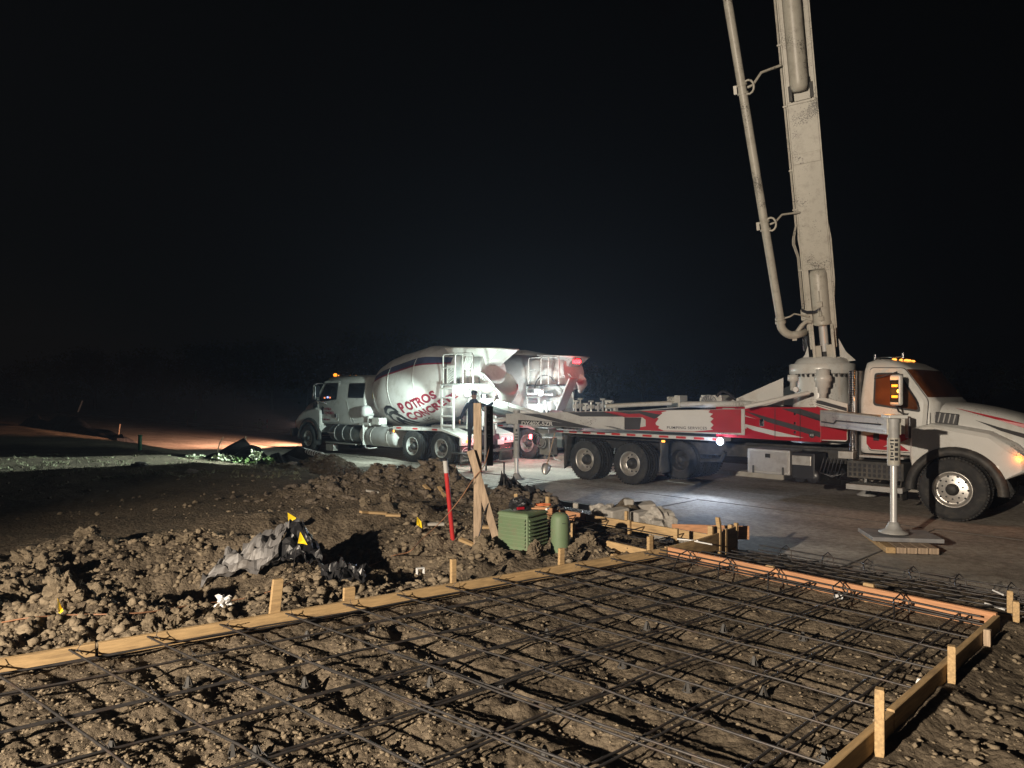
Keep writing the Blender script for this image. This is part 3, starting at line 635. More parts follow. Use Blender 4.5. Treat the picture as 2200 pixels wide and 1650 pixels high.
# tool bag and tools on the box
bb = Vector((bx.x-.03, bx.y+.16, .40)); t = thing('tool_bag', 'crumpled black and red tool bag on the green box', 'bag', bb, .3)
me = clod_mesh(77, 3, .62, .22); me.materials.append(PLBLACK); o = bpy.data.objects.new('sack', me); COL.objects.link(o); o.parent = t; o.scale = (.125, .085, .115); o.location = (0, 0, .06)
MB().tube([(-.1, 0, .09), (-.07, -.01, .14), (0, -.02, .155), (.07, -.01, .13), (.11, 0, .08)], .008, 6).build('handle', BLACKP, t, fix=False)
MB().box((-.02, -.075, .035), (.09, .02, .03), .1).build('stripe', REDP, t, .006)
tw = thing('timber_offcut', 'small timber offcut standing upright in the tool bag', 'offcut', bb+Vector((-.05, .03, .10)), .2); MB().box((0, 0, .04), (.035, .02, .08)).build('block', WOOD, tw, .002)
tl = thing('hammer', 'hammer and pliers lying right of the tool bag on the green box', 'tool', bb+Vector((.17, .0, .018)), -.35)
MB().tube([(-.05, 0, 0), (.13, .01, .003)], .010, 8).build('handle', WOODO, tl, fix=False); MB().cyl((.135, -.03, .005), (.135, .045, .005), .012).build('head', ALU, tl)
tl = thing('cord', 'orange cord coil behind the tools on the green box', 'cord', bb+Vector((.26, .14, .02))); MB().tube([(.09*math.cos(a_), .05*math.sin(a_), .01+.002*a_) for a_ in np.linspace(0, 11, 40)], .006, 6).build('coil', mat('orange_cord', (.5, .13, .04), .5), tl, fix=False)
# cable slung from the post to the left
cable = [W(1052, 958, 8.2), W(1040, 1000, 8.0), W(1016, 1030, 7.92), W(990, 1070, 8.05), W(950, 1118, 8.1), W(905, 1160, 7.8), W(880, 1185, 7.5)]
def gl(px, py, lift=.012): q_ = ground_pt(px, py); return Vector((q_.x, q_.y, g1(q_.x, q_.y)+lift))
cable += [gl(845, 1205), gl(790, 1225), gl(740, 1232), gl(700, 1236), gl(640, 1250), gl(590, 1272), gl(520, 1290), gl(430, 1303), gl(300, 1322), gl(150, 1325), gl(60, 1340), gl(0, 1352), gl(-60, 1350)]
def smooth_path(P, k=5):
    out = []
    for i in range(len(P)-1):
        p0 = P[max(i-1, 0)]; p1 = P[i]; p2 = P[i+1]; p3 = P[min(i+2, len(P)-1)]
        for j in range(k):
            t_ = j/k; out.append(.5*((2*p1)+(-p0+p2)*t_+(2*p0-5*p1+4*p2-p3)*t_*t_+(-p0+3*p1-3*p2+p3)*t_**3))
    return out+[P[-1]]
o = MB().tube(smooth_path(cable), .0055, 6).build('cable', ROPE, None, fix=False); tag(o, 'brown cable slung from the wooden post and trailing left over the clods', 'cable')
o = MB().tube(smooth_path([W(1050, 1080, 7.95), W(1040, 1105, 7.9), W(1034, 1135, 7.85), W(1024, 1165, 7.8), W(1010, 1180, 7.7)]), .008, 6).build('cable', BLACKP, None, fix=False); tag(o, 'short black cable hanging at the foot of the wooden post', 'cable')
# marker flags
def flag(px_f, py_f, px_b, py_b, pts_, label):
    g_ = ground_pt(px_b, py_b); t_ = thing('marker_flag', label, 'flag', g_, 0, 'yellow marker flags')
    top = W(px_f, py_f, g_.y)-g_
    MB().tube([(0, 0, -.1), tuple(top*.5), tuple(top)], .0022, 5).build('wire', STEEL, t_, fix=False)
    V = []; rnd = random.Random(px_f)
    for (x, y) in pts_: q_ = W(x, y, g_.y)-g_; V.append(q_+Vector((0, -.004, 0)))
    c_ = sum(V, Vector())/len(V)+Vector((0, .025, 0)); mb_ = MB(); n_ = len(V)
    B_ = [v_+Vector((0, .0012, 0)) for v_ in V]
    mb_.add(V+[c_]+B_+[c_+Vector((0, .0012, 0))], [(i, (i+1) % n_, n_) for i in range(n_)]+[(n_+1+(i+1) % n_, n_+1+i, 2*n_+1) for i in range(n_)]); mb_.build('pennant', YEL, t_, fix=False)
    return t_, c_
flag(618, 1101, 622, 1150, [(618, 1101), (636, 1112), (634, 1124), (620, 1126)], 'yellow marker flag farthest back above the grey plastic sheet')
f2, cc = flag(645, 1142, 624, 1240, [(645, 1142), (661, 1171), (652, 1168), (640, 1167)], 'drooping yellow marker flag over the black plastic sheet')
flag(126, 1285, 128, 1330, [(124, 1284), (137, 1312), (130, 1318), (126, 1316)], 'narrow yellow marker flag at the left edge by large clods')
flag(897, 1110, 905, 1150, [(896, 1110), (905, 1120), (907, 1135), (895, 1127)], 'yellow marker flag between the red post and the timber scraps')

# crumpled plastic sheets
def sheet(poly, zf, label, m, name='plastic_sheet', n=26, seed=0, amp=.05, cat='plastic sheet'):
    """crumpled sheet over a quad of four plan points"""
    V = []; 
    for i in range(n+1):
        for j in range(n+1):
            s, t_ = i/n, j/n
            p = lerp(lerp(poly[0], poly[1], s), lerp(poly[3], poly[2], s), t_)
            x = p[0]+amp*.8*(vn(np.array([s*6]), np.array([t_*6]), seed+1)[0]-.5); y = p[1]+amp*.8*(vn(np.array([s*6+5]), np.array([t_*6]), seed+2)[0]-.5)
            z = g1(x, y)+.02+zf(s, t_)+amp*(1.6*abs(vn(np.array([s*4]), np.array([t_*7]), seed+3)[0]-.5)+.8*abs(vn(np.array([s*11]), np.array([t_*9]), seed+4)[0]-.5))
            V.append((x, y, z))
    mb_ = MB().add(V, [(i*(n+1)+j, (i+1)*(n+1)+j, (i+1)*(n+1)+j+1, i*(n+1)+j+1) for i in range(n) for j in range(n)], 0, False)
    o_ = mb_.build(name, m, None, fix=False); md = o_.modifiers.new('solid', 'SOLIDIFY'); md.thickness = .003; return tag(o_, label, cat)
def plan(px, py, z=0): q_ = W(px, py, (1.7-z)*F/(py-845)); return (q_.x, q_.y)
sheet([plan(425, 1222, 0), plan(600, 1215, 0), plan(640, 1180, 0), plan(520, 1195, 0)], lambda s, t_: .10*s*s+.14*t_*s, 'wrinkled grey plastic silt sheet draped on the clods below the flags', PLGREY, seed=3, amp=.12)
sheet([plan(585, 1215, 0), plan(705, 1225, 0), plan(690, 1190, 0), plan(610, 1180, 0)], lambda s, t_: .20*math.sin(3.1*s)*(.4+t_), 'crumpled black plastic sheet standing right of the grey one', PLBLACK, seed=9, amp=.14)
sheet([plan(700, 1260, 0), plan(785, 1278, 0), plan(790, 1240, 0), plan(690, 1235, 0)], lambda s, t_: .04*math.sin(3.1*s), 'glossy black plastic scrap behind the short wedge stake', PLBLACK, seed=14, amp=.12)
g_ = gl(482, 1303, .03); me = clod_mesh(31, 3, .9, .5); me.materials.append(PLWHITE); o = bpy.data.objects.new('plastic_bag', me); COL.objects.link(o); o.location = g_; o.scale = (.055, .04, .06); tag(o, 'crumpled white plastic bag on the clods left of the tilted stake', 'bag')
g_ = gl(903, 1243, .02); t = thing('plastic_bracket', 'small white plastic bracket on dark soil left of the upright stake', 'bracket', g_, .5)
MB().b2((-.04, -.02, 0), (-.03, .02, .05)).b2((.03, -.02, 0), (.04, .02, .05)).b2((-.04, -.02, .051), (.04, .02, .06)).build('bracket', PLWHITE, t, .002)
# timber scraps and stones on the mound
for px, py, L, rz, tl_, lb in [(812, 1108, .24, .3, .1, 'pale timber scrap lying before the big mound'), (785, 1108, .16, .9, .15, 'short split timber scrap left of the others'), (845, 1112, .2, 0.0, .02, 'flat timber scrap near the yellow flag'),
                           (917, 1052, .16, -.7, .5, 'timber chunk on the slope left of the red post'), (950, 1062, .24, -.9, .6, 'timber stick leaning on the slope at the red post'), (935, 1133, .22, .3, .05, 'white board scrap at the foot of the red post'), (800, 1063, .2, .5, .2, 'grey timber scrap on the left slope of the big mound'), (1010, 1176, .3, -.6, .2, 'thin lath piece before the wooden post'), (1045, 1138, .18, 0, .0, 'timber scrap right behind the wooden post')]:
    g_ = ground_pt(px, py); o = MB().box((0, 0, 0), (L, .06, .03)).build('timber_scrap', WOOD if 'white' not in lb and 'grey' not in lb else KERB, None, .003); o.location = (g_.x, g_.y, g1(g_.x, g_.y)+.03); o.rotation_euler = (.1, tl_, rz); tag(o, lb, 'scrap', 'timber scraps around the mound')
for px, py, sx, sy, sz, Yd, lb in [(1350, 1090, .13, .10, .24, 9.9, 'pale curved concrete lump on top of the rubble'), (1385, 1095, .28, .22, .20, 10.1, 'squarish dark concrete block behind the rubble'), (1325, 1110, .30, .2, .22, 9.5, 'shaded concrete block left in the rubble'), (1375, 1115, .22, .16, .22, 9.5, 'tilted concrete block in the middle of the rubble')]:
    q = W(px, py, Yd); mb = MB().box((0, 0, 0), (sx, sy, sz)); o = mb.build('concrete_block', CONC, None, .02, 2); o.location = (q.x, q.y, q.z); o.rotation_euler = (random.uniform(-.15, .15), random.uniform(-.15, .15), random.random()); tag(o, lb, 'concrete block', 'concrete rubble beyond the walkway')
q = W(1420, 1128, 9.2); me = clod_mesh(5, 3, 1, .25); me.materials.append(CONC); o = bpy.data.objects.new('concrete_lump', me); COL.objects.link(o); o.location = (q.x, q.y, q.z+.02); o.scale = (.20, .17, .19); tag(o, 'pale pyramid shaped concrete lump at the walkway edge', 'concrete lump')
for px, py, Yd, s, lb in [(1480, 1122, 9.0, .12, 'small dark stone right of the pyramid lump'), (1515, 1125, 9.0, .13, 'dark stone near the stake cluster'), (1300, 1105, 9.9, .15, 'dark stone left of the concrete rubble')]:
    q = W(px, py, Yd); o = bpy.data.objects.new('stone', clod_mesh(int(px), 3)); o.data.materials.append(CONC); COL.objects.link(o); o.location = (q.x, q.y, g1(q.x, q.y)+.03); o.scale = (s, s, s*.8); tag(o, lb, 'stone')
q = W(1222, 1094, 10.2); t = thing('wire_coil', 'coil of bright wire lying behind the far walkway board', 'wire coil', (q.x, q.y, g1(q.x, q.y)+.03))
MB().tube([(.2*math.cos(a_)*(1+.03*math.sin(a_*2.3)), .16*math.sin(a_), .01+.004*a_) for a_ in np.linspace(0, 25, 110)], .006, 5).build('wire', ALU, t, fix=False)
o = strip_piece('gutter_edge', -2.2, .9, 2.25, 2.36, -.52, -.44, KERB); o.location = tuple(W(1240, 1086, 10.9)); tag(o, 'pale broken concrete edging strip behind the wire coil', 'edging')
for (pxa, pya, pxb, pyb, lb) in [(1455, 1158, 1500, 1162, 'thin white tube lying across the walkway bars, upper'), (1478, 1160, 1530, 1170, 'thin white tube lying across the walkway bars, lower'), (2133, 1268, 2155, 1278, 'white tube end in the apron, upper'), (2116, 1296, 2158, 1310, 'white tube end in the apron, lower')]:
    za = .09 if pxa < 2000 else -.05
    a = W(pxa, pya, (1.7-za)*F/(pya-845)); b = W(pxb, pyb, (1.7-za)*F/(pyb-845)); o = MB().tube([a, (a+b)/2, b], .008, 6).build('plastic_tube', PLWHITE, None, fix=False); tag(o, lb, 'tube')
# rags / black plastic over the second mound
sheet([(.10, 11.3), (.62, 11.0), (.70, 11.45), (.2, 11.7)], lambda s, t_: .14*math.sin(3*s)*math.sin(3*t_), 'black plastic scrap crowning the small mound, right', PLBLACK, seed=21, amp=.13)
sheet([(-.25, 11.3), (.05, 11.15), (.12, 11.6), (-.2, 11.6)], lambda s, t_: .12*math.sin(3*s), 'black plastic scrap crowning the small mound, left', PLBLACK, seed=25, amp=.13)
lath(1083, 993, 1040, 11.3, .014, DARKM, 'rusty iron pin sticking out of the small mound', 'iron_pin', 'pin')
# ------------------------------------------------------------------ trucks
class TF:
    """a truck's own frame: x forward, y to its left, z up from the road"""
    def __init__(s, o, d):
        n = math.hypot(*d); s.o = Vector(o); s.d = (d[0]/n, d[1]/n); s.l = (-s.d[1], s.d[0]); s.rz = math.atan2(s.d[1], s.d[0])
    def P(s, px, py, lat):
        r = ((px-1100)/F, 1., (845-py)/F); t = (lat+s.o.x*s.l[0]+s.o.y*s.l[1])/(r[0]*s.l[0]+r[1]*s.l[1])
        X, Y, Z = t*r[0], t*r[1], 1.7+t*r[2]; return ((X-s.o.x)*s.d[0]+(Y-s.o.y)*s.d[1], Z-s.o.z)
    def loc(s, v):
        return Vector(((v[0]-s.o.x)*s.d[0]+(v[1]-s.o.y)*s.d[1], (v[0]-s.o.x)*s.l[0]+(v[1]-s.o.y)*s.l[1], v[2]-s.o.z))
    def wor(s, x, y, z): return Vector((s.o.x+s.d[0]*x+s.l[0]*y, s.o.y+s.d[1]*x+s.l[1]*y, s.o.z+z))

def wheel_front(parent, x, y, r=.545, wd=.36, side=1):
    h = wd/2
    pr = [(r*.55, -h*.8), (r*.75, -h), (r*.92, -h*.93), (r*.985, -h*.72), (r, -h*.5), (r, -h*.33), (r*.972, -h*.32), (r*.972, -h*.27), (r, -h*.26), (r, -.02), (r*.972, -.018), (r*.972, .018), (r, .02),
          (r, h*.26), (r*.972, h*.27), (r*.972, h*.32), (r, h*.33), (r, h*.5), (r*.985, h*.72), (r*.95, h*.88), (r*.90, h*.955), (r*.86, h*.965), (r*.74, h), (r*.66, h*.97), (r*.55, h*.8)]
    wo = MB().lathe(pr, n=44)
    for k in range(60):                                    # shoulder lugs
        a = 2*math.pi*k/60
        for sy in (-1, 1):
            wo.box((r*.985*math.cos(a), sy*h*.66, r*.985*math.sin(a)), (.030, h*.30, .040), M=Matrix.Rotation(-a, 3, 'Y'))
    wo = wo.build('wheel', TYRE, parent, fix=False); wo.location = (x, y, r); 
    if side < 0: wo.rotation_euler = (0, 0, math.pi)
    rim = MB().lathe([(r*.57, h*.80), (r*.575, h*.90), (r*.555, h*.93), (r*.53, h*.88), (r*.50, h*.70), (r*.495, h*.62), (r*.42, h*.66), (r*.24, h*.74), (r*.2, h*.76), (0, h*.76)], n=40)
    for k in range(10):
        a = 2*math.pi*k/10; rr_ = r*.43; rim.cyl((rr_*math.cos(a), h*.62, rr_*math.sin(a)), (rr_*math.cos(a), h*.672, rr_*math.sin(a)), .020, n=10, mi=1)
        a += .31; rr_ = r*.30; rim.cyl((rr_*math.cos(a), h*.70, rr_*math.sin(a)), (rr_*math.cos(a), h*.80, rr_*math.sin(a)), .016, n=8, mi=1)
    rim.build('rim', [ALU, BLACKP], wo, fix=False)
    MB().lathe([(r*.19, h*.76), (r*.19, h*.95), (r*.17, h*1.12), (r*.11, h*1.22), (0, h*1.25)], n=24).build('hub', DARKM, wo, fix=False)
    return wo
def wheel_dual(parent, x, y, r=.51, side=1, rimm=ALU):
    wo = MB()
    for off in (0, -.31):
        h = .135
        pr = [(r*.56, -h*.9), (r*.8, -h), (r*.95, -h*.9), (r*.995, -h*.65), (r, -h*.4), (r*.972, -h*.38), (r*.972, -h*.3), (r, -h*.28), (r, h*.28), (r*.972, h*.3), (r*.972, h*.38), (r, h*.4), (r*.995, h*.65), (r*.96, h*.88), (r*.9, h*.95), (r*.86, h*.96), (r*.76, h), (r*.66, h*.98), (r*.56, h*.88)]
        wo.lathe([(a, b+off) for a, b in pr], n=40)
        for k in range(40):
            a = 2*math.pi*k/40
            for sy in (-1, 1): wo.box((r*.99*math.cos(a), off+sy*h*.72, r*.99*math.sin(a)), (.026, h*.36, .03), M=Matrix.Rotation(-a, 3, 'Y'))
    wo = wo.build('wheel', TYRE, parent, fix=False); wo.location = (x, y, r)
    if side < 0: wo.rotation_euler = (0, 0, math.pi)
    rim = MB().lathe([(r*.575, .115), (r*.585, .13), (r*.56, .135), (r*.53, .11), (r*.51, .02), (r*.50, -.05), (r*.47, -.07), (r*.40, -.055), (r*.28, -.04), (r*.27, .0), (r*.0, .0)], n=36)
    for k in range(10):
        a = 2*math.pi*k/10; q_ = r*.41; rim.cyl((q_*math.cos(a), -.065, q_*math.sin(a)), (q_*math.cos(a), -.048, q_*math.sin(a)), .024, n=9, mi=1)
    rim.build('rim', [rimm, BLACKP], wo, fix=False)
    MB().lathe([(r*.27, -.04), (r*.27, .03), (r*.20, .05), (r*.19, .13), (r*.14, .15), (0, .155)], n=20).build('hub', DARKM, wo, fix=False)
    return wo

def interp(t, xs, ys): return float(np.interp(t, xs, ys))
ZC = [1.10, 1.2, 2.08, 2.14, 2.70, 2.84, 2.91]
HW = [1.02, 1.045, 1.045, 1.04, .965, .88, .74]
XF = [-.36, -.32, -.28, -.34, -.74, -.98, -1.2]
def ring_cab(z, xb, off=0.):
    hw_ = interp(z, ZC, HW)+off; xf = interp(z, ZC, XF)+off; sh = interp(z, [2.14, 2.84, 2.91], [0, .10, .3]); xbk = xb+sh*.6-off; rf, rb = .20, .10
    P_ = []
    for (cx, cy, r_, a0) in ((xf-rf, hw_-rf, rf, 0), (xbk+rb, hw_-rb, rb, 90), (xbk+rb, -hw_+rb, rb, 180), (xf-rf, -hw_+rf, rf, 270)):
        seq = [a0+k*90/6 for k in range(7)]
        if a0 == 0: seq = [90*k/6 for k in range(7)]
        for a in seq: P_.append(Vector((cx+r_*math.cos(R(a)), cy+r_*math.sin(R(a)), z)))
    return P_
def cab(parent, xb, lblpost, near, extended=False, seed=0, glass=None):
    glass = glass or GLASS
    zs = [1.10, 1.14, 1.2, 1.6, 2.08, 2.14, 2.3, 2.5, 2.70, 2.78, 2.84, 2.88, 2.91]
    cb_ = MB().rings([ring_cab(z, xb, -.02 if z == 1.10 else 0) for z in zs], 0, True); c = cb_.build('cab', WHITE, parent)
    def side_panel(poly, off, th_, s, name, m, par, bev=.004):
        y = [s*(interp(z, ZC, HW)) for _, z in poly]; n = len(poly)
        A = [Vector((p[0], y[i]+s*off, p[1])) for i, p in enumerate(poly)]; B = [Vector((p[0], y[i]+s*(off-th_), p[1])) for i, p in enumerate(poly)]
        return MB().add(A+B, [tuple(range(n)), tuple(range(2*n-1, n-1, -1))]+[(i, (i+1) % n, n+(i+1) % n, n+i) for i in range(n)]).build(name, m, par, bev)
    def rp(pts, r_=.05, k=4):
        out = []
        n = len(pts)
        for i in range(n):
            p0, p1, p2 = Vector(pts[i-1]), Vector(pts[i]), Vector(pts[(i+1) % n]); a = (p0-p1).normalized()*r_; b = (p2-p1).normalized()*r_
            for j in range(k+1):
                t = j/k; out.append(tuple(p1+a*(1-t)**2+b*t*t))
        return out
    xd = max(xb, -1.62) if not extended else -1.98
    for s in (1, -1):
        side_panel(rp([(xd+.148, 1.148), (-.488, 1.148), (-.428, 2.12), (-.853, 2.732), (xd+.148, 2.752)], .075), .004, .003, s, 'door_gap', BLACKP, c, 0)
        door = side_panel(rp([(xd+.16, 1.16), (-.50, 1.16), (-.44, 2.12), (-.86, 2.72), (xd+.16, 2.74)], .07), .014, .02, s, 'door', WHITE, c)
        if True:
            wf = side_panel(rp([(xd+.24, 2.02), (-.56, 1.90), (-.60, 2.10), (-.94, 2.64), (xd+.24, 2.64)], .06), .019, .004, s, 'window_frame', BLACKP, door, 0)
            side_panel(rp([(xd+.275, 2.055), (-.60, 1.94), (-.635, 2.10), (-.965, 2.605), (xd+.275, 2.605)], .05), .023, .003, s, 'window_pane', glass, door, 0)
        MB().box((xd+.30, s*1.075, 1.42), (.10, .03, .14)).build('handle', BLACKP, door, .008)
        if extended:
            side_panel(rp([(xb+.06, 2.08), (-2.42, 2.08), (-2.42, 2.62), (xb+.06, 2.62)], .07), .006, .004, s, 'window_seal', BLACKP, c, 0)
            side_panel(rp([(xb+.09, 2.12), (-2.46, 2.12), (-2.46, 2.58), (xb+.09, 2.58)], .05), .010, .003, s, 'rear_side_window', GLASS, c, 0)
            mb = MB()
            for k in range(2): mb.prism([(-2.30-k*.2, 2.0-k*.5), (-2.35-k*.2, 2.0-k*.5), (-2.65-k*.2, 1.2), (-2.60-k*.2, 1.2)], s*1.04, s*1.052, 'y')
            mb.build('pressed_rib', WHITE, c, .004)
        MB().tube([(-.42, s*1.07, 1.2), (-.40, s*1.075, 1.9)], .004, 5).build('door_seam', BLACKP, c, fix=False)
    # windscreen
    rows = []
    for z in (2.18, 2.3, 2.45, 2.6, 2.70):
        P_ = ring_cab(z, xb, .010); P_ = P_[21:][2:]+P_[:7][:5]; rows.append(P_)
    n = len(rows[0]); V = [p for r_ in rows for p in r_]
    wsn = MB().add(V, [(j*n+i, j*n+i+1, (j+1)*n+i+1, (j+1)*n+i) for j in range(len(rows)-1) for i in range(n-1)], 0, True).build('windscreen', glass, c)
    # hood
    def hr(x, zt, hw_, zb):
        t_ = [( hw_, zb), (hw_*1.02, zb+.25), (hw_*.98, zt-.22), (hw_*.86, zt-.09), (hw_*.62, zt-.025), (hw_*.25, zt), (-hw_*.25, zt), (-hw_*.62, zt-.025), (-hw_*.86, zt-.09), (-hw_*.98, zt-.22), (-hw_*1.02, zb+.25), (-hw_, zb)]
        return [Vector((x, a, b)) for a, b in t_]
    hood = MB().rings([hr(-.42, 2.10, .96, 1.25), hr(-.2, 2.09, .93, 1.25), hr(.1, 2.05, .88, 1.22), hr(.45, 1.98, .83, 1.15), hr(.8, 1.88, .78, 1.0), hr(1.02, 1.76, .74, .95), hr(1.14, 1.62, .70, .95), hr(1.17, 1.5, .66, .98)], 0, True).build('hood', WHITE, parent)
    MB().box((1.17, 0, 1.25), (.05, 1.1, .55)).build('grille', ALU, hood, .02)
    for s in (1, -1):
        fr = MB(); arc = [(.70*math.cos(R(a)), .50+.70*math.sin(R(a))) for a in range(160, 14, -10)]
        def fsec(y, g):
            top = [(1.10-g, .95), (1.08-g, 1.18-g*.3), (.88-g, 1.40-g), (.5, 1.60-g), (.05, 1.68-g), (-.4, 1.72-g*.6), (-.74+g*.5, 1.62-g*.3), (-.76+g*.5, 1.1)]
            return [Vector((a, y, b)) for a, b in arc+top]
        fr.rings([fsec(s*.60, .02), fsec(s*.98, .0), fsec(s*1.09, .05), fsec(s*1.13, .12)], 0, False); f_ = fr.build('fender', WHITE, parent, .03, 3)
        lp = MB().lathe([(.655, -.12), (.655, .05), (.74, .05), (.80, .01), (.81, -.03), (.74, -.10), (.655, -.12)], (0, 0, 0), (0, s, 0), 30, a0=0, a1=math.pi)
        o = lp.build('fender_lip', DARKM, f_); o.location = (0, s*1.15, .50)
        if s < 0: pass
        MB().box((-.20, s*1.00 if False else s*.955, 1.80), (.42, .05, .20), M=Matrix.Rotation(R(6), 3, 'Y')).build('side_vent', BLACKP, hood, .01)
        for k in range(5): MB().box((-.36+k*.08, s*.985, 1.815-k*.006), (.02, .02, .17), M=Matrix.Rotation(R(12), 3, 'Y')).build('vent_slat', GREYP, hood, .003)
        MB().box((1.02, s*.93, 1.14), (.22, .26, .20)).build('headlight', GLASS, parent, .04)
    MB().box((1.30, 0, .70), (.22, 2.3, .34)).build('front_bumper', DARKM, parent, .04)
    # roof lights and horns
    for k, y in enumerate((-.55, -.22, 0, .22, .55)):
        b_ = MB().lathe([(.030, 0), (.030, .012), (.02, .030), (0, .034)], (0, 0, 0), (0, 0, 1), 12).build('roof_marker_lamp', E_AMBS, c); b_.location = (-1.12+.09*abs(y)*-1, y, 2.895)
        b_.scale = (1.6, 1, 1)
    return c, door

def mudflap(parent, x, y, z0, z1, w_, ragged=False, lab=None):
    V = []; n = 7
    for j in range(n+1):
        zz = z1+(z0-z1)*j/n
        for i in range(5):
            yy = y-w_/2+w_*i/4; bul = .02*math.sin(j*.9+i*.6)
            V.append((x+bul, yy, zz+(random.uniform(-.05, .05) if ragged and j == n else 0)))
    o = MB().add(V, [(j*5+i, j*5+i+1, (j+1)*5+i+1, (j+1)*5+i) for j in range(n) for i in range(4)], 0, True).build('mudflap', RUBBER, parent)
    md = o.modifiers.new('s', 'SOLIDIFY'); md.thickness = .012; return o

# ================================================================== pump truck
pf = TF((8.62, 13.35, -.55), (4.86, -5.0))
PT = thing('concrete_pump_truck', 'white and red boom pump truck with its tall boom raised at the right', 'concrete pump truck', pf.o, pf.rz)
NS = -1.22
MB().b2((-10.0, -.42, .80), (1.0, -.34, 1.08)).b2((-10.0, .34, .80), (1.0, .42, 1.08)).b2((-8.6, -.34, .84), (-8.4, .34, 1.0)).b2((-5, -.34, .84), (-4.8, .34, 1.0)).build('chassis_rail', DARKM, PT, .01)
MB().cyl((-7.0, -1, .51), (-7.0, 1, .51), .09).cyl((-8.41, -1, .51), (-8.41, 1, .51), .09).cyl((0, -1, .5), (0, 1, .5), .07).build('axle', DARKM, PT)
cb1, dr1 = cab(PT, -1.64, '', -1, glass=GLASSW)
for s in (-1, 1):
    wheel_front(PT, -.02, s*(1.22-.18), .555, .38, s)
    wheel_dual(PT, -6.97, s*(1.22-.135), .52, s); wheel_dual(PT, -8.41, s*(1.22-.135), .52, s)
    w_ = wheel_dual(PT, -5.93, s*.50, .46, s, DARKM); w_.location.z = .64  # black rim stands in for the shade around the lift axle wheel
MB().tube([(-4.8, -.5, .9), (-4.9, -.5, .7), (-5.9, -.4, .62)], .05, 8).build('lift_axle_arm', DARKM, PT)
# fender graphics of the hood
def decal(name, poly, y, m, parent, th_=.004, s=-1):
    return MB().prism(poly, y, y+s*th_, 'y').build(name, m, parent)
def px_poly(tf, pts, y): return [tf.P(a, b, y) for a, b in pts]
for nm, pts, m_ in [('red_stripe', [(1.15, 1.60), (1.05, 1.70), (.6, 1.83), (-.05, 1.99), (.55, 1.80), (1.05, 1.62)], REDP), ('black_stripe', [(1.12, 1.46), (1.05, 1.53), (.6, 1.66), (.25, 1.78), (.62, 1.60), (1.05, 1.45)], CHAR)]:
    V = []
    for (x, z) in pts: V.append((x, -interp(x, [-.42, .1, .45, .8, 1.02, 1.14, 1.2], [.975, .895, .845, .80, .75, .72, .70])-.012, z))
    MB().add(V+[(a, b+.02, c_) for a, b, c_ in V], [tuple(range(6)), tuple(range(11, 5, -1))]).build(nm, m_, PT)
# amber turn lamp in the headlight
o = MB().box((.88, -1.02, 1.16), (.16, .10, .11)).build('turn_lamp', E_AMB, PT, .03); o['label'] = 'lit amber corner lamp'
MB().box((1.06, -1.0, 1.14), (.12, .09, .09)).build('headlamp_lens', CHROME, PT, .03)
MB().box((.62, -1.135, .98), (.08, .012, .07)).build('side_reflector', ALU, PT)
# mirror assembly
mx_, mz_ = pf.P(1926, 838, -1.52)
mm = MB().box((0, 0, 0), (.10, .24, .56)).build('mirror', WHITE, PT, .04, 3); mm.location = (mx_, -1.52, mz_)
mm.rotation_euler = (0, 0, R(62))
for k, dz in enumerate((.08, -.12)):
    MB().box((-.058, -.02, dz), (.02, .14, .045)).build('turn_signal', E_AMB, mm, .01)
MB().box((-.052, 0, -.02), (.006, .19, .40)).build('mirror_glass', GLASS, mm, .002)
MB().tube([(mx_, -1.52, mz_+.28), (mx_, -1.50, mz_+.33), (mx_-.25, -1.2, mz_+.28), (mx_-.55, -1.0, mz_+.22)], .012, 7).tube([(mx_, -1.52, mz_-.28), (mx_+.02, -1.48, mz_-.38), (mx_+.04, -1.25, mz_-.44), (mx_+.05, -1.03, mz_-.44)], .016, 7).build('mirror_arm', BLACKP, PT)
bx_, bz_ = pf.P(1951, 918, -1.4)
MB().box((bx_, -1.4, bz_), (.05, .30, .40), .5).build('lower_mirror', BLACKP, PT, .03, 3)
# roof rail, horn
MB().tube([(-1.45, -.75, 2.86), (-1.45, -.75, 2.94), (-.95, -.75, 2.95), (-.95, -.75, 2.87)], .012, 6).cyl((-1.45, -.75, 2.9), (-1.45, -.75, 3.0), .025).cyl((-.95, -.75, 2.92), (-.95, -.75, 3.02), .03).build('roof_horn', CHROME, PT)
# exhaust stacks behind the cab
for (pxc, r_, y, nm) in [(1833, .085, -.95, 'exhaust_stack'), (1849, .07, -.78, 'exhaust_pipe')]:
    x, z1 = pf.P(pxc, 797, y); _, z0 = pf.P(pxc, 990, y); pr = []
    if nm == 'exhaust_stack':
        z = z0
        while z < z1: pr += [(r_, z), (r_*1.0, z+.02), (r_*.96, z+.024), (r_*.96, z+.03)]; z += .034
        MB().lathe(pr+[(r_, z1), (0, z1)], (x, y, 0), (0, 0, 1), 20).build(nm, CHROME, PT)
    else: MB().cyl((x, y, z0), (x, y, z1+.0), r_, n=18).build(nm, DARKM, PT)
MB().tube([(-1.72, -1.10, 2.2), (-1.70, -1.12, 1.9), (-1.70, -1.10, 1.2)], .022, 8).build('grab_rail', CHROME, PT)
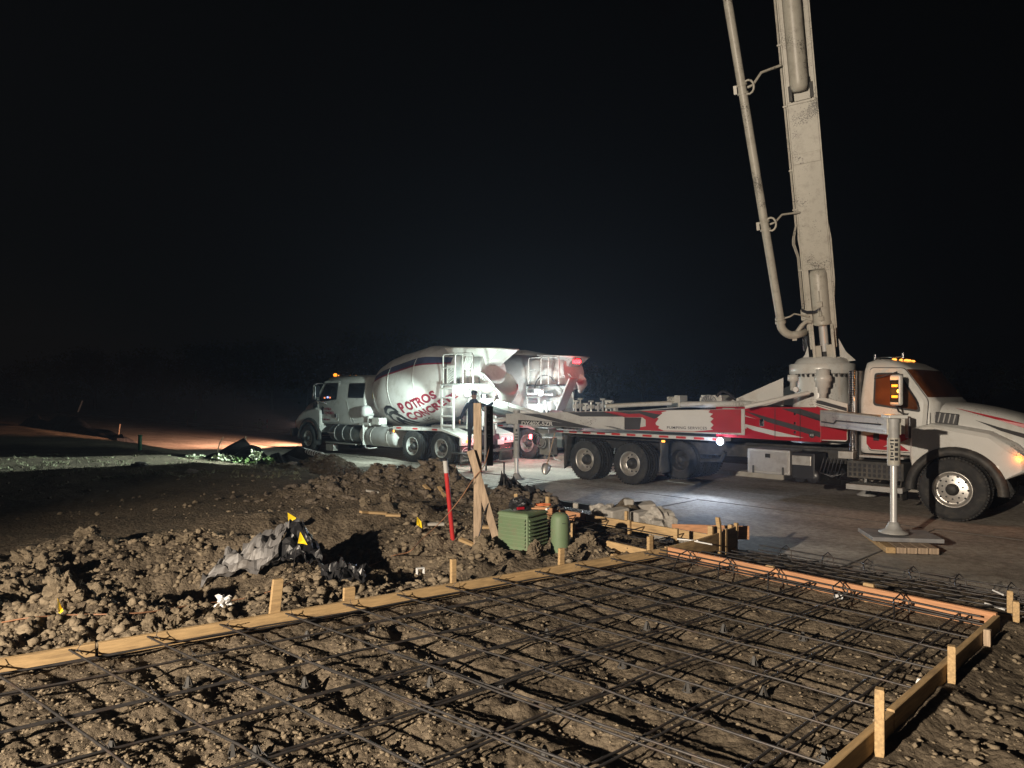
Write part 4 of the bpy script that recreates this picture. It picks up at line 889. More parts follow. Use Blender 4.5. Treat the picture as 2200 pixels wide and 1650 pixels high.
# pedestal, turntable
tb = Vector((-2.77, -.03, 0))
def rg8(z, r_, n=28): return [Vector((tb.x+r_*math.cos(2*math.pi*k/n), tb.y+r_*math.sin(2*math.pi*k/n), z)) for k in range(n)]
ped = MB().rings([rg8(1.2, .62), rg8(1.9, .60), rg8(2.45, .52), rg8(2.66, .52)], 0, True).build('pedestal', WHITE, PT)
MB().prism([(-4.75, 1.98), (-3.3, 1.98), (-3.3, 2.58), (-3.5, 2.5)], -.75, -.72, 'y').prism([(-4.75, 1.98), (-3.3, 1.98), (-3.3, 2.58), (-3.5, 2.5)], .42, .45, 'y').build('pedestal_gusset', WHITE, PT, .004)
tt = MB().rings([rg8(2.66, .64), rg8(2.68, .66), rg8(2.86, .66), rg8(2.88, .63)], 0, True).rings([rg8(2.88, .56), rg8(2.98, .50), rg8(3.02, .40)], 0, True).build('turntable', WHITE, PT)
mb = MB()
for k in range(34):
    a = 2*math.pi*k/34; mb.cyl((tb.x+.60*math.cos(a), tb.y+.60*math.sin(a), 2.60), (tb.x+.60*math.cos(a), tb.y+.60*math.sin(a), 2.665), .022, n=6)
mb.build('bolt_ring', DARKM, tt).__setitem__('kind', 'stuff')
x1, z1_ = pf.P(1822, 795, -.9)
gm = MB().lathe([(.0, 2.12), (.07, 2.14), (.07, 2.24), (.10, 2.26), (.10, 2.36), (.14, 2.38), (.14, 2.48), (.17, 2.50), (.17, 2.60), (.13, 2.63), (.13, 2.74), (0, 2.76)], (tb.x+.30, -.72, 0), (0, 0, 1), 18).build('slew_motor', WHITE, PT)
gm2 = MB().lathe([(.0, 2.30), (.06, 2.32), (.06, 2.5), (.11, 2.52), (.11, 2.64), (0, 2.66)], (tb.x-.38, -.60, 0), (0, 0, 1), 16).build('slew_motor', WHITE, PT)
MB().cyl((-3.05, -.64, 2.33), (-3.05, -.70, 2.33), .055, n=16).build('gauge', PLWHITE, ped)
# red side cabinet with doors and graphics
xa, za = pf.P(1552, 874, NS); xb_, zb_ = pf.P(1753, 873, NS)
cabz0, cabz1 = 1.29, 1.97
rb = MB().prism([(-4.62, cabz0), (-2.30, cabz0-.02), (-2.30, cabz1), (-4.62, cabz1-.02)], NS, -.5, 'y').build('side_cabinet', REDP, PT, .012)
def C2(pts): return [pf.P(1400+a/4.4, 740+b/4.4, NS-.004) for a, b in pts]
for nm, pts, m_ in [('white_sweep', [(670, 690), (830, 740), (1000, 780), (1440, 882), (1180, 868), (960, 812), (820, 745)], LETW), ('white_sweep', [(670, 600), (780, 640), (990, 705), (830, 668), (690, 650)], LETW),
                    ('dark_sweep', [(1220, 606), (1400, 606), (1590, 665), (1850, 735), (1600, 715), (1400, 660)], CHAR), ('dark_sweep', [(880, 628), (1100, 690), (1598, 828), (1598, 880), (1100, 735)], CHAR),
                    ('grey_door_panel', [(668, 600), (780, 602), (835, 640), (835, 668), (740, 640), (670, 640)], GREYP)]:
    P_ = C2(pts); P_ = [(min(max(a, -4.60), -2.315), min(max(b, cabz0+.01), cabz1-.03)) for a, b in P_]
    decal(nm, P_, NS-.001, m_, rb, .003)
for x in (-4.10, -3.25, -2.72): MB().b2((x-.006, NS-.004, cabz0+.02), (x+.006, NS-.010, cabz1-.02)).build('door_seam', BLACKP, rb)
for a, b in ((1358, 657), (1358, 745), (1358, 832)):
    x, z = pf.P(1400+a/4.4, 740+b/4.4, NS); MB().box((x, NS-.016, z), (.04, .02, .05)).build('hinge', CHROME, rb, .004)
for a, b in ((1045, 740), (762, 655)):
    x, z = pf.P(1400+a/4.4, 740+b/4.4, NS); MB().box((x, NS-.014, z), (.10, .02, .15)).build('paddle_latch', CHROME, rb, .008); MB().box((x, NS-.026, z-.01), (.06, .012, .08)).build('latch_grip', BLACKP, rb, .004)
x, z = pf.P(1400+1517/4.4, 740+856/4.4, NS); MB().lathe([(0, 0), (.055, 0), (.06, .004)], (x, NS-.012, z), (0, -1, 0), 20).build('load_sticker', CHAR, rb)
o = text_obj('XG', .055, LETW, rb, .001, align='CENTER'); o.location = (x, NS-.017, z-.02); o.rotation_euler = (R(90), 0, 0)
for a, b in ((870, 780), (700, 755), (800, 815)):
    x, z = pf.P(1400+a/4.4, 740+b/4.4, NS); MB().b2((x-.07, NS-.004, z-.035), (x+.07, NS-.009, z+.035)).build('safety_sticker', LETW, rb)
# slanted front shield
sh_ = [pf.P(1400+a/4.4, 740+b/4.4, NS+.02) for a, b in [(1557, 520), (1575, 505), (1640, 505), (1850, 560), (1850, 905), (1830, 920), (1560, 905)]]
fs = MB().prism(sh_, NS+.02, NS+.05, 'y').build('front_shield', WHITE, PT, .01)
for pts, m_ in [([(1557, 527), (1600, 530), (1846, 600), (1846, 632), (1557, 556)], CHAR), ([(1557, 566), (1846, 648), (1846, 655), (1557, 572)], CHAR), ([(1557, 584), (1846, 672), (1846, 905), (1557, 900)], REDP)]:
    MB().prism([pf.P(1400+a/4.4, 740+b/4.4, NS+.02) for a, b in pts], NS+.019, NS+.015, 'y').build('graphic_band', m_, fs)
MB().prism([pf.P(1400+a/4.4, 740+b/4.4, NS+.02) for a, b in [(1557, 600), (1846, 705), (1846, 722), (1557, 640)]], NS+.014, NS+.010, 'y').build('graphic_band', CHAR, fs)
# cab lower red graphic
decal('red_cab_graphic', [(-1.50, 1.28), (-1.42, 1.18), (-.75, 1.18), (-.95, 1.32), (-.60, 1.48), (-1.05, 1.50), (-1.50, 1.44)], -1.058, REDP, cb1)
decal('white_cab_sweep', [(-1.2, 1.24), (-.8, 1.30), (-.75, 1.36), (-1.1, 1.29)], -1.064, LETW, cb1)
# deck edge strip with reflectors
MB().b2((-9.60, NS, 1.19), (-4.40, -.95, 1.27)).b2((-9.60, 1.22, 1.19), (-4.40, .95, 1.27)).build('deck_edge', WHITE, PT, .006)
MB().b2((-9.60, -.949, 1.22), (-4.40, .949, 1.26)).build('deck', DARKM, PT)
x = -9.4; k = 0
while x < -4.6:
    MB().b2((x, NS-.001, 1.205), (x+.26, NS-.005, 1.255)).build('reflector', REFR, PT); x += .47; k += 1
o = MB().box(pf.P(1426, 944, NS)[0:1]+(NS-.02, 1.12), (.09, .03, .05)).build('side_marker', E_AMBS, PT, .01)
# work lamp on the side
lx, lz = pf.P(1549, 948, NS-.03)
wl = MB().lathe([(0, .02), (.085, .02), (.095, .0), (.095, -.05), (.03, -.08), (0, -.08)], (0, 0, 0), (0, -1, 0), 20).build('work_lamp', ALU, PT); wl.location = (lx, NS-.05, lz)
MB().lathe([(0, .030), (.08, .028), (.083, .021)], (0, 0, 0), (0, -1, 0), 20).build('lens', E_BLUE, wl)
# toolbox, batteries, tanks, steps
tx0, tz1 = pf.P(1606, 963, NS); tx1, tz0 = pf.P(1697, 1022, NS)
tbx = MB().b2((tx0, NS, tz0), (tx1, -.62, tz1)).build('toolbox', mat('chequer_aluminium', (.36, .35, .34), .5, .5, .1, 8, bump=.5, bscale=60), PT, .012)
MB().b2((tx0+.05, NS-.012, tz0+.05), (tx1-.05, NS, tz1-.05)).build('toolbox_door', mat('plain_aluminium', (.34, .33, .33), .5, .5, .1, 8, dirt=(.15, .13, .11)), tbx, .006)
MB().box(((tx0+tx1)/2, NS-.02, tz1-.13), (.12, .02, .09)).build('latch', CHROME, tbx, .008)
for x in (tx0+.14, tx1-.14): MB().box((x, NS-.018, tz0+.08), (.04, .015, .16)).build('hinge', DARKM, tbx, .004)
bx0, bz1 = pf.P(1701, 978, NS); bx1, bz0 = pf.P(1742, 1001, NS)
MB().b2((bx0-.02, NS+.04, bz0-.28), (bx1+.06, -.6, bz1+.06)).build('equipment_rack', BLACKP, PT, .02)
MB().b2((bx0, NS, bz0), (bx1, NS+.04, bz1)).build('battery_cover', ALU, PT, .008)
for k in range(2): MB().lathe([(0, 0), (.13, .0), (.14, .02), (.14, .5), (0, .5)], (bx0+.14+.26*k, NS+.05, bz0-.22), (0, 1, 0), 20).build('air_tank', BLACKP, PT)
sx0, sz0 = pf.P(1817, 1040, NS); sx1, sz1 = pf.P(1935, 988, NS)
MB().b2((sx0, NS, .42), (-.82, -.75, .50)).b2((sx0, NS, .40), (-.82, NS+.03, .44)).build('lower_step', GREYP, PT, .008)
st = MB().b2((sx0, NS+.06, .62), (-.82, -.70, .95)).build('step_box', RUBBER, PT, .01)
for i in range(11):
    for j in range(3):
        xx = sx0+.06+i*((-.82-sx0-.12)/10.); 
        MB().b2((xx-.024, NS+.052, .66+j*.09), (xx+.024, NS+.062, .72+j*.09)).build('grate_opening', BLACKP, st)
MB().b2((sx0+.25, NS-.0, 1.03), (-.80, NS+.25, 1.07)).build('upper_step', GREYP, PT, .006)
MB().b2((-1.98, NS+.02, .98), (-1.70, NS+.2, 1.12)).build('exhaust_bracket', ALU, PT, .006)
for k in range(6): MB().tube([(-2.35+.07*k, -.95, .95), (-2.4+.07*k, -1.05, .66-.02*k), (-2.15+.05*k, -1.05, .58+.02*k), (-2.0, -.9, .75)], .018, 6).build('hose', BLACKP, PT, fix=False)
mudflap(PT, -6.08, -1.04, .36, 1.10, .40); mudflap(PT, -9.10, -1.0, .28, 1.16, .46, True); mudflap(PT, -9.10, 1.0, .28, 1.16, .46, True); mudflap(PT, -.86, -1.02, .26, .95, .34)
MB().b2((-8.95, -1.15, 1.10), (-6.1, -.72, 1.13)).build('wheel_cover', DARKM, PT, .004)
# deck equipment
MB().tube([pf.loc(W(x_, y_, 17.0)) for x_, y_ in ((1300, 873), (1370, 869), (1442, 866))], .055, 12).build('delivery_pipe', CREAM, PT)
MB().tube([pf.loc(W(x_, y_, Yd_)) for x_, y_, Yd_ in ((1466, 869, 16.9), (1500, 869, 16.5), (1600, 868, 15.8), (1620, 869, 15.4))], .075, 12).build('delivery_pipe', WHITE, PT)
MB().tube([pf.loc(W(x_, y_, Yd_)) for x_, y_, Yd_ in ((1600, 874, 14.8), (1640, 866, 14.7), (1690, 854, 14.6), (1738, 844, 14.6))], .045, 12).build('delivery_pipe', WHITE, PT)
hx_, hz_ = pf.P(1453, 864, -.2); MB().box((hx_, -.2, hz_), (.35, .3, .27)).box((hx_+.13, -.2, hz_+.02), (.16, .34, .30)).build('pipe_clamp_box', CREAM, PT, .01)
ax0, az1 = pf.P(1503, 854, -.3); ax1, az0 = pf.P(1550, 878, -.3)
ab = MB().b2((ax0, -.3, az0), (ax1, .3, az1)).b2((ax0+.04, -.31, az1), (ax1+.0, .31, az1+.06)).build('oil_cooler', WHITE, PT, .012)
MB().lathe([(.0, .01), (.19, .01), (.20, 0), (.21, .0), (.21, .03), (.19, .035)], ((ax0+ax1)/2-.03, -.31, az0+.12), (0, -1, 0), 24).build('fan_guard', GREYP, ab)
for k in range(8):
    a = k*math.pi/8; c0 = ((ax0+ax1)/2-.03, -.345, az0+.12); MB().tube([(c0[0]-.2*math.cos(a), c0[1], c0[2]-.2*math.sin(a)), (c0[0]+.2*math.cos(a), c0[1], c0[2]+.2*math.sin(a))], .004, 4).build('guard_wire', DARKM, ab, fix=False)
MB().tube(smooth_path([pf.loc(W(a, b, 16.0)) for a, b in ((1540, 852), (1545, 845), (1553, 841), (1566, 846), (1582, 860), (1598, 874))], 4), .034, 8).build('corrugated_hose', BLACKP, PT, fix=False)
rnd = random.Random(4)
for (px0, py0) in [(1237, 862), (1247, 857), (1258, 868), (1270, 862), (1285, 866), (1295, 858), (1313, 864), (1321, 872)]:
    q = pf.loc(W(px0, py0, 18.2)); b0 = pf.loc(W(px0, 885, 18.2)); mb = MB().cyl(b0, q, .025, n=8).box(q, (.14, .06, .05)).box((q+b0)/2, (.12, .12, .1)); mb.build('control_valve', rnd.choice([WHITE, GREYP, ALU]), PT, .004)
hb = pf.loc(W(1308, 862, 17.6)); MB().box(hb, (.22, .06, .05)).cyl(hb+Vector((-.08, 0, 0)), hb+Vector((-.08, 0, -.25)), .03, n=8).build('control_valve', WHITE, PT, .004)
MB().tube([(-10.2, NS+.1, 1.6), (-8, NS+.1, 1.72), (-5, NS+.1, 1.98)], .014, 6).build('side_rail', GREYP, PT)
# rear: hopper, pump gear seen under the beam
MB().prism([(-10.9, 1.35), (-10.0, .75), (-9.6, .75), (-9.6, 1.35)], -.75, .75, 'y').build('hopper', GREYP, PT, .02)
MB().tube([(-9.75, -.95, 1.0), (-9.75, -1.0, .6), (-9.6, -1.05, .45), (-9.35, -1.1, .42)], .02, 7).build('hose', PLWHITE, PT, fix=False)
q = pf.loc(W(1160, 930, 18.6)); q2 = pf.loc(W(1188, 985, 18.4))
mb = MB().box(pf.loc(W(1178, 958, 18.9)), (.35, .3, .45)).box(pf.loc(W(1172, 925, 18.9)), (.5, .3, .14)); pb = mb.build('valve_block', ALU, PT, .01)
MB().box(pf.loc(W(1180, 960, 18.75)), (.2, .02, .25)).build('valve_cover', BLACKP, pb, .005)
for k in range(7):
    c0 = pf.loc(W(1153+k*1.2, 942, 18.7)); MB().tube([c0+Vector((.16*math.cos(t)*(1+.03*k), .01*k, .16*math.sin(t)-.02*k)) for t in np.linspace(.4*k, .4*k+4.6, 14)], .012, 5).build('hose_coil', GREYP if k % 2 else BLACKP, PT, fix=False)
for k in range(9):
    a_ = pf.loc(W(1195+k*14, 916+rnd.uniform(-3, 3), 17.9)); b_ = a_+Vector((rnd.uniform(.15, .35), 0, rnd.uniform(-.05, .05))); MB().cyl(a_, b_, rnd.uniform(.03, .06), n=8).box((a_+b_)/2, (.08, .1, .14)).build('hydraulic_fitting', rnd.choice([GREYP, ALU, WHITE, DARKM]), PT, .004)
# rear outrigger: long beam, leg
PV = pf.wor(-3.95, -1.16, 0); LG = (.11, 17.4)
vp = VPlane((LG[0], LG[1]), (PV.x, PV.y)); Lb = vp.L
rz_b = math.atan2(PV.y-LG[1], PV.x-LG[0])
def in_truck(ob): ob.location = pf.loc(ob.location); ob.rotation_euler = (ob.rotation_euler[0], ob.rotation_euler[1], ob.rotation_euler[2]-pf.rz); ob.parent = PT; return ob
be = MB().prism([(-.25, .96), (.6, .92), (2.6, .86), (Lb, .80), (Lb, 1.37), (1.55, 1.27), (.2, 1.22), (-.25, 1.20)], -.09, .09, 'y').build('outrigger_beam', GREYP, None, .01)
be.location = (LG[0], LG[1], 0); be.rotation_euler = (0, 0, rz_b); in_truck(be)
def Z2(pts): return [vp.hit(980+a/4.4, 720+b/4.4) for a, b in pts]
def clampb(P_): return [(min(max(u, -.24), Lb-.01), min(max(z, interp(u, [-.25, .6, 2.6, Lb], [.97, .93, .87, .81])), interp(u, [-.25, .2, 1.55, Lb], [1.19, 1.21, 1.26, 1.36]))) for u, z in P_]
for lay, m_, pts in [(1, CHAR, [(600, 800), (930, 815), (1180, 862), (1340, 892), (930, 862), (600, 856)]), (1, CHAR, [(620, 735), (800, 745), (1050, 810), (1330, 885), (1180, 868), (880, 800)]),
                     (1, CHAR, [(1060, 727), (1400, 705), (1640, 770), (1190, 768)]), (1, REDM, [(1400, 705), (2010, 685), (2010, 900), (1840, 900), (1600, 895), (1600, 775)]), (2, CHAR, [(1500, 702), (1750, 694), (1960, 755), (1880, 790), (1740, 740), (1640, 745)]),
                     (2, GREYP, [(1190, 772), (1770, 776), (1800, 800), (1800, 860), (1600, 892), (1330, 882)]), (3, CHAR, [(1600, 776), (1760, 778), (1745, 890), (1600, 892)]), (2, CHAR, [(1400, 855), (1480, 860), (1600, 892), (1540, 892)]),
                     (3, GREYP, [(1770, 778), (1795, 800), (1798, 850), (1770, 868)])]:
    P_ = clampb(Z2(pts)); MB().prism(P_, -.09-.003*lay, -.09-.003*lay+.0028, 'y').build('graphic_panel', m_, be)
def Z3(pts): return clampb([vp.hit(1400+a/4.4, 740+b/4.4) for a, b in pts])
spl = [(45, 740), (75, 700), (60, 690), (110, 650), (100, 640), (150, 630), (140, 622), (230, 618), (330, 610), (480, 616), (560, 622), (540, 640), (585, 655), (555, 680), (590, 700), (560, 730), (590, 760), (560, 790), (585, 805), (400, 820), (120, 812), (70, 790), (80, 770), (50, 760)]
MB().prism(Z3([(0, 600), (850, 598), (850, 835), (0, 815)]), -.092, -.0905, 'y').build('graphic_panel', REDM, be)
MB().prism(Z3(spl), -.0985, -.0955, 'y').build('paint_splash', LETW, be)
u0, z0 = vp.hit(1400+150/4.4, 740+795/4.4); u1, _ = vp.hit(1400+525/4.4, 740+795/4.4)
o = text_obj('PUMPING SERVICES', .082, CHAR, be, .001, spacing=1.12); o.location = (u0, -.101, z0); o.rotation_euler = (R(90), 0, 0); o.dimensions
bpy.context.view_layer.update(); o.scale.x = (u1-u0)/max(o.dimensions.x, .01)
u0, z0 = vp.hit(980+630/4.4, 720+850/4.4); u1, _ = vp.hit(980+925/4.4, 720+850/4.4)
o = text_obj('DY40X-5ZR', .135, LETW, be, .004); o.location = (u0, -.1005, z0); o.rotation_euler = (R(90), 0, 0); bpy.context.view_layer.update(); o.scale.x = (u1-u0)/max(o.dimensions.x, .01)
def outleg(x, y, ztop, zbot_tube, zfoot, r_, label_marks, tall=1):
    l_ = MB().cyl((x, y, zbot_tube), (x, y, ztop), r_, n=20).cyl((x, y, zbot_tube), (x, y, zbot_tube+.05), r_*1.12, n=20).cyl((x, y, ztop-.05), (x, y, ztop+.03), r_*1.15, n=20).build('outrigger_leg', GREYP, None)
    in_truck(l_)
    rod = MB().cyl((x, y, zfoot+.08), (x, y, zbot_tube), r_*.62, n=18).build('jack_rod', RODM, l_)
    ft_ = MB().lathe([(.20, 0), (.20, .02), (.12, .05), (.08, .12), (.07, .16), (0, .16)], (x, y, zfoot), (0, 0, 1), 22).build('jack_foot', GREYP, l_)
    return l_
rl = outleg(LG[0], LG[1], 1.26, .12, -.40, .075, '')
# hazard bars on the legs
def bars(par, x, y, r_, zs, face):
    for (z, hgt, w__) in zs:
        V = [Vector((x+(r_+.002)*math.cos(face-w__+w__*k/4), y+(r_+.002)*math.sin(face-w__+w__*k/4), zz)) for zz in (z, z+hgt) for k in range(9)]
        MB().add(V, [(k, k+1, 10+k, 9+k) for k in range(8)], 0, True).build('hazard_bar', CHAR, par)
fc = math.atan2(-LG[1], -LG[0]); bars(rl, LG[0], LG[1], .075, [(.55, .03, .5), (.62, .03, .5), (.69, .03, .5), (.77, .06, .3)], fc)
# front outrigger: arm, leg and stacked timber pads
L2 = (5.6, 10.45); A2 = pf.wor(-2.25, -1.15, 0)
fl = outleg(L2[0], L2[1], 1.32, .64, -.345, .076, ''); fc = math.atan2(-L2[1], -L2[0])
MB().cyl((L2[0], L2[1], .66), (L2[0], L2[1], 1.05), .088, n=20).build('leg_sleeve', CREAM, fl)
bars(fl, L2[0], L2[1], .088, [(.72, .03, .28), (.77, .02, .28), (.80, .04, .18), (.86, .02, .28), (.90, .04, .18), (.95, .025, .28), (1.00, .025, .28)], fc-.25)
bars(fl, L2[0], L2[1], .088, [(.72, .045, .26), (.79, .045, .26), (.86, .045, .26), (.93, .045, .26), (1.00, .03, .26)], fc+.42)
La = math.hypot(A2.x-L2[0], A2.y-L2[1]); ar = MB().prism([(-.02, 1.09), (La, 1.05), (La, 1.37), (-.02, 1.35)], -.10, .10, 'y').build('outrigger_arm', CREAM, None, .012)
ar.location = (L2[0], L2[1], 0); ar.rotation_euler = (0, 0, math.atan2(A2.y-L2[1], A2.x-L2[0])); in_truck(ar)
MB().b2((.1, .100, 1.12), (La-.1, .106, 1.15)).b2((.1, .100, 1.31), (La-.1, .106, 1.33)).build('weld_seam', GREYP, ar)
MB().tube([(La-.2, .115, 1.14), (La*.72, .12, 1.14), (La*.68, .12, 1.20), (La*.45, .12, 1.21), (.2, .12, 1.23)], .012, 6).build('hydraulic_line', DARKM, ar)
MB().box((L2[0]+.02, L2[1]+.02, 1.36), (.34, .26, .05), math.atan2(A2.y-L2[1], A2.x-L2[0])).build('leg_cap', WHITE, fl, .01)
bpy.context.view_layer.update()
for ch in fl.children:
    pass
# timber cribbing below the front leg
for k in range(5):
    o = MB().box((0, 0, 0), (1.35, .125, .085)).build('timber_pad', WOODG if k not in (0,) else WOOD, None, .006)
    o.location = (L2[0]+.10+.130*(k-2)*.976, L2[1]+.10-.130*(k-2)*.22, -.495+.003*k); o.rotation_euler = (0, 0, R(77)+.01*k); tag(o, ['leftmost', 'second', 'middle', 'fourth', 'rightmost'][k]+' timber of the five under the outrigger pad', 'timber', 'timbers stacked under the outrigger foot')
o = MB().box((0, 0, 0), (.95, .72, .06)).build('outrigger_pad', mat('worn_grey_pad', (.22, .22, .23), .7, 0, .2, 4, dirt=(.4, .38, .34), damt=.6), None, .008); o.location = (L2[0]+.14, L2[1]+.1, -.405); o.rotation_euler = (0, 0, -.18); tag(o, 'worn grey square pad on the timbers under the front jack foot', 'outrigger pad')
# far side jack seen below the chassis
q = pf.loc(W(1862, 1062, 15.5)); MB().cyl((q.x, q.y, .12), (q.x, q.y, .95), .055, n=14).lathe([(.2, .03), (.2, .05), (.1, .12), (.06, .16), (0, .16)], (q.x, q.y, 0), (0, 0, 1), 18).build('jack', GREYP, PT)

# ---- boom
def BY(py): return 13.6+(py/775.)*1.5
def B(px, py, dy=0.): q = W(px, py, BY(py)); return q+Vector((0, dy, 0))
b_lo = B(1772, 775); b_hi = B(1703, 0); ax = (b_hi-b_lo).normalized(); b_end = b_lo+ax*9.2
nf = Vector((-b_lo.x, -b_lo.y, 0)); nf = (nf-ax*nf.dot(ax)).normalized(); wr = nf.cross(ax)*-1
if wr.x < 0: wr = -wr
Mb = Matrix((wr, nf, ax)).transposed().to_4x4(); Mb.translation = b_lo
TRI = Matrix.LocRotScale(pf.o, Euler((0, 0, pf.rz)), None).inverted()
bo = bpy.data.objects.new('boom', None); COL.objects.link(bo); bo.parent = PT; bo.matrix_local = TRI @ Mb
bo.empty_display_size = .2
def bt(py): 
    t = (775-py)/775.; return t*(b_hi-b_lo).length
h_ = .26
def bbox(name, x0, x1, y0, y1, t0, t1, m, bev=.008): return MB().b2((x0, y0, t0), (x1, y1, t1)).build(name, m, bo, bev)
T0, T1, T2, TE = bt(560), bt(200), bt(690), 9.4
for s in (-1, 1):
    pl_ = MB().prism([(-.70, bt(740)), (.0, bt(700)), (.0, TE), (-.62, TE), (-.66, bt(450)), (-.80, bt(520)), (-.80, bt(700))], s*h_, s*(h_+.03), 'x').build('boom_side_plate', CREAM, bo, .006)
MB().b2((-h_, -.03, T0), (h_, .006, T1)).b2((-h_, -.66, T0), (h_, -.60, TE)).build('boom_belly_plate', CREAM, bo, .006)
MB().b2((-h_+.0, -.16, T1+.02), (h_, -.13, TE)).build('boom_inner_plate', CREAM, bo, .004)
for s in (-1, 1):
    MB().b2((s*h_-s*.10, .0, bt(745)), (s*h_, .02, T0+.05)).build('flange', CREAM, bo, .005)
    MB().b2((s*h_-s*.07, .0, T1), (s*h_, .02, TE)).build('flange', CREAM, bo, .005)
for a_, b_ in (((-h_+.005, .007, bt(330)), (h_-.005, .020, bt(308))), ((-h_, -.02, T1-.05), (h_, .03, T1)), ((-h_, -.02, T0-.02), (h_, .035, T0+.10))): MB().b2(a_, b_).build('cross_rib', CREAM, bo, .006)
MB().prism([(-h_-.03, bt(515)), (-h_-.05, bt(490)), (-h_-.03, bt(460)), (h_+.03, bt(455)), (h_+.07, bt(500)), (h_+.07, bt(590)), (h_+.03, bt(640))], -.03, -.50, 'y').build('boom_shoulder', CREAM, bo, .01)
# big cylinder below
cy = MB().lathe([(0, bt(690)), (.17, bt(690)), (.185, bt(688)), (.185, bt(685)), (.175, bt(682)), (.175, bt(575)), (.15, bt(565)), (0, bt(563))], (.02, -.03, 0), (0, 0, 1), 26).build('boom_cylinder', CREAM, bo)
MB().cyl((.02, -.03, bt(752)), (.02, -.03, bt(690)), .085, n=20).build('cylinder_rod', RODM, bo)
MB().b2((-.16, -.2, bt(775)), (.20, .0, bt(752))).build('rod_clevis', DARKM, bo, .01)
MB().cyl((0, .16, bt(680)), (0, .16, bt(610)), .012, n=6).box((.0, .165, bt(672)), (.10, .05, .09)).box((0, .165, bt(640)), (.09, .05, .10)).tube([(-.03, .17, bt(672)), (-.04, .18, bt(655)), (0, .18, bt(650)), (.03, .17, bt(672))], .010, 6).build('holding_valve', CREAM, cy)
for k in range(3): MB().tube([(0, .19, bt(648)), (-.10, .22-.02*k, bt(656)+.01*k), (-.26, .10, bt(658)+.02*k), (-.36, .02, bt(653)+.02*k)], .014, 7).build('hose', BLACKP, cy, fix=False)
# upper cylinder inside the channel
MB().lathe([(0, bt(182)), (.13, bt(180)), (.165, bt(172)), (.17, bt(160)), (.17, TE)], (-.02, -.02, 0), (0, 0, 1), 26).build('boom_cylinder', CREAM, bo)
for s in (-1, 1): MB().prism([(-.02, T1+.0), (.03, T1+.02), (.03, T1+.3), (-.1, T1+.42)], s*(h_-.035), s*(h_-.10), 'x').build('lug', DARKM, bo, .005)
# slender pipes clipped along the left edge
for k in range(3):
    pth = [(-h_-.05-.018*k, -.02, bt(655)), (-h_-.05-.018*k, -.02, bt(570)), (-h_-.05-.018*k, -.02, bt(530)), (-h_-.11-.022*k, -.02, bt(500)), (-h_-.10-.02*k, -.02, bt(485)), (-h_-.045-.012*k, -.02, bt(460)), (-h_-.045-.012*k, -.02, bt(200)), (-h_-.045-.012*k, -.02, TE)]
    MB().tube(pth, .008, 6).build('hydraulic_line', CREAM, bo, fix=False)
for py_ in (660, 560, 425, 340, 205, 80): MB().box((-h_-.05, -.0, bt(py_)), (.09, .05, .03)).build('line_clip', CREAM, bo, .004)
MB().b2((-h_-.12, -.06, bt(675)), (-h_-.03, .03, bt(650))).build('line_manifold', CREAM, bo, .006)
# delivery pipe beside the boom
def BL(px, py, dy=0.): return Mb.inverted() @ B(px, py, dy)
pp0 = BL(1563, 0); pp1 = BL(1677, 690); pdr = (pp0-pp1)
pipe = MB().tube([pp1, pp1+pdr*.3, pp1+pdr*.7, pp0+pdr*.2], .083, 18).build('delivery_pipe', CREAM, bo, fix=False)
for (pxs, pys, pxe, pye, r_) in [(1640, 470, 1718, 456, .022), (1592, 178, 1678, 140, .026), (1677, 684, 1738, 680, .018)]:
    t_ = (690-pys)/690.; pc = pp1+pdr*t_; e_ = BL(pxe, pye); dn = pdr.normalized()
    mb = MB()
    for q_ in ((-.09, .0), (.07, .0)) if r_ > .02 else ((0, 0),):
        mb.tube([pc+dn*(q_[0]-.02), pc+dn*(q_[0]+.02)], .105, 16)
    mid = (pc+e_)/2+Vector((0, 0, .08)); mb.tube([pc+Vector((.10, .0, 0)), pc+Vector((.2, 0, .02)), mid, e_], r_, 8)
    if r_ > .02:
        mb.tube([pc+Vector((.12+.10*math.cos(a), .03, .13*math.sin(a))) for a in np.linspace(0, 6.28, 14)], .022, 6); mb.box(pc+Vector((-.13, 0, 0)), (.06, .06, .16))
    mb.build('pipe_bracket', CREAM, bo)
el = [BL(1677, 692), BL(1679, 704), BL(1687, 714), BL(1700, 720), BL(1715, 718), BL(1735, 712, .2)]
MB().tube(smooth_path(el, 4), .085, 14).tube([el[0]+Vector((0, 0, .03)), el[0]-Vector((0, 0, .03))], .108, 14).build('pipe_elbow', CREAM, bo)
MB().tube([BL(1706, 722), BL(1722, 700), BL(1732, 690), BL(1742, 692)], .045, 8).box(BL(1707, 726), (.09, .1, .10)).build('elbow_support', CREAM, bo)
# turret cheeks from the turntable to the boom foot, plastic wrap hanging behind
zt0 = bt(782); 
for s in (-1, 1):
    MB().prism([(-.45, zt0), (.20, zt0), (.12, bt(700)), (-.05, bt(680)), (-.35, bt(680))], s*(h_-.04), s*(h_-.10), 'x').build('turret_cheek', CREAM, bo, .008)
    MB().b2((s*(h_-.04)-s*.17, .12, zt0), (s*(h_-.04), .14, bt(735))).build('cheek_flange', CREAM, bo, .004)
MB().b2((-.29, .09, zt0), (.29, .11, zt0+.14)).build('turret_plate', CREAM, bo, .004)
MB().b2((-.17, -.3, zt0+.10), (.17, .02, bt(737))).build('turret_block', DARKM, bo, .02)
MB().prism([(-.60, zt0-.02), (-.30, zt0-.02), (-.30, zt0+.42), (-.38, zt0+.2)], -.1, -.14, 'y').build('turret_gusset', WHITE, bo, .006)
MB().prism([(.30, zt0-.02), (.60, zt0-.02), (.42, zt0+.2), (.30, zt0+.5)], -.1, -.14, 'y').build('turret_gusset', WHITE, bo, .006)
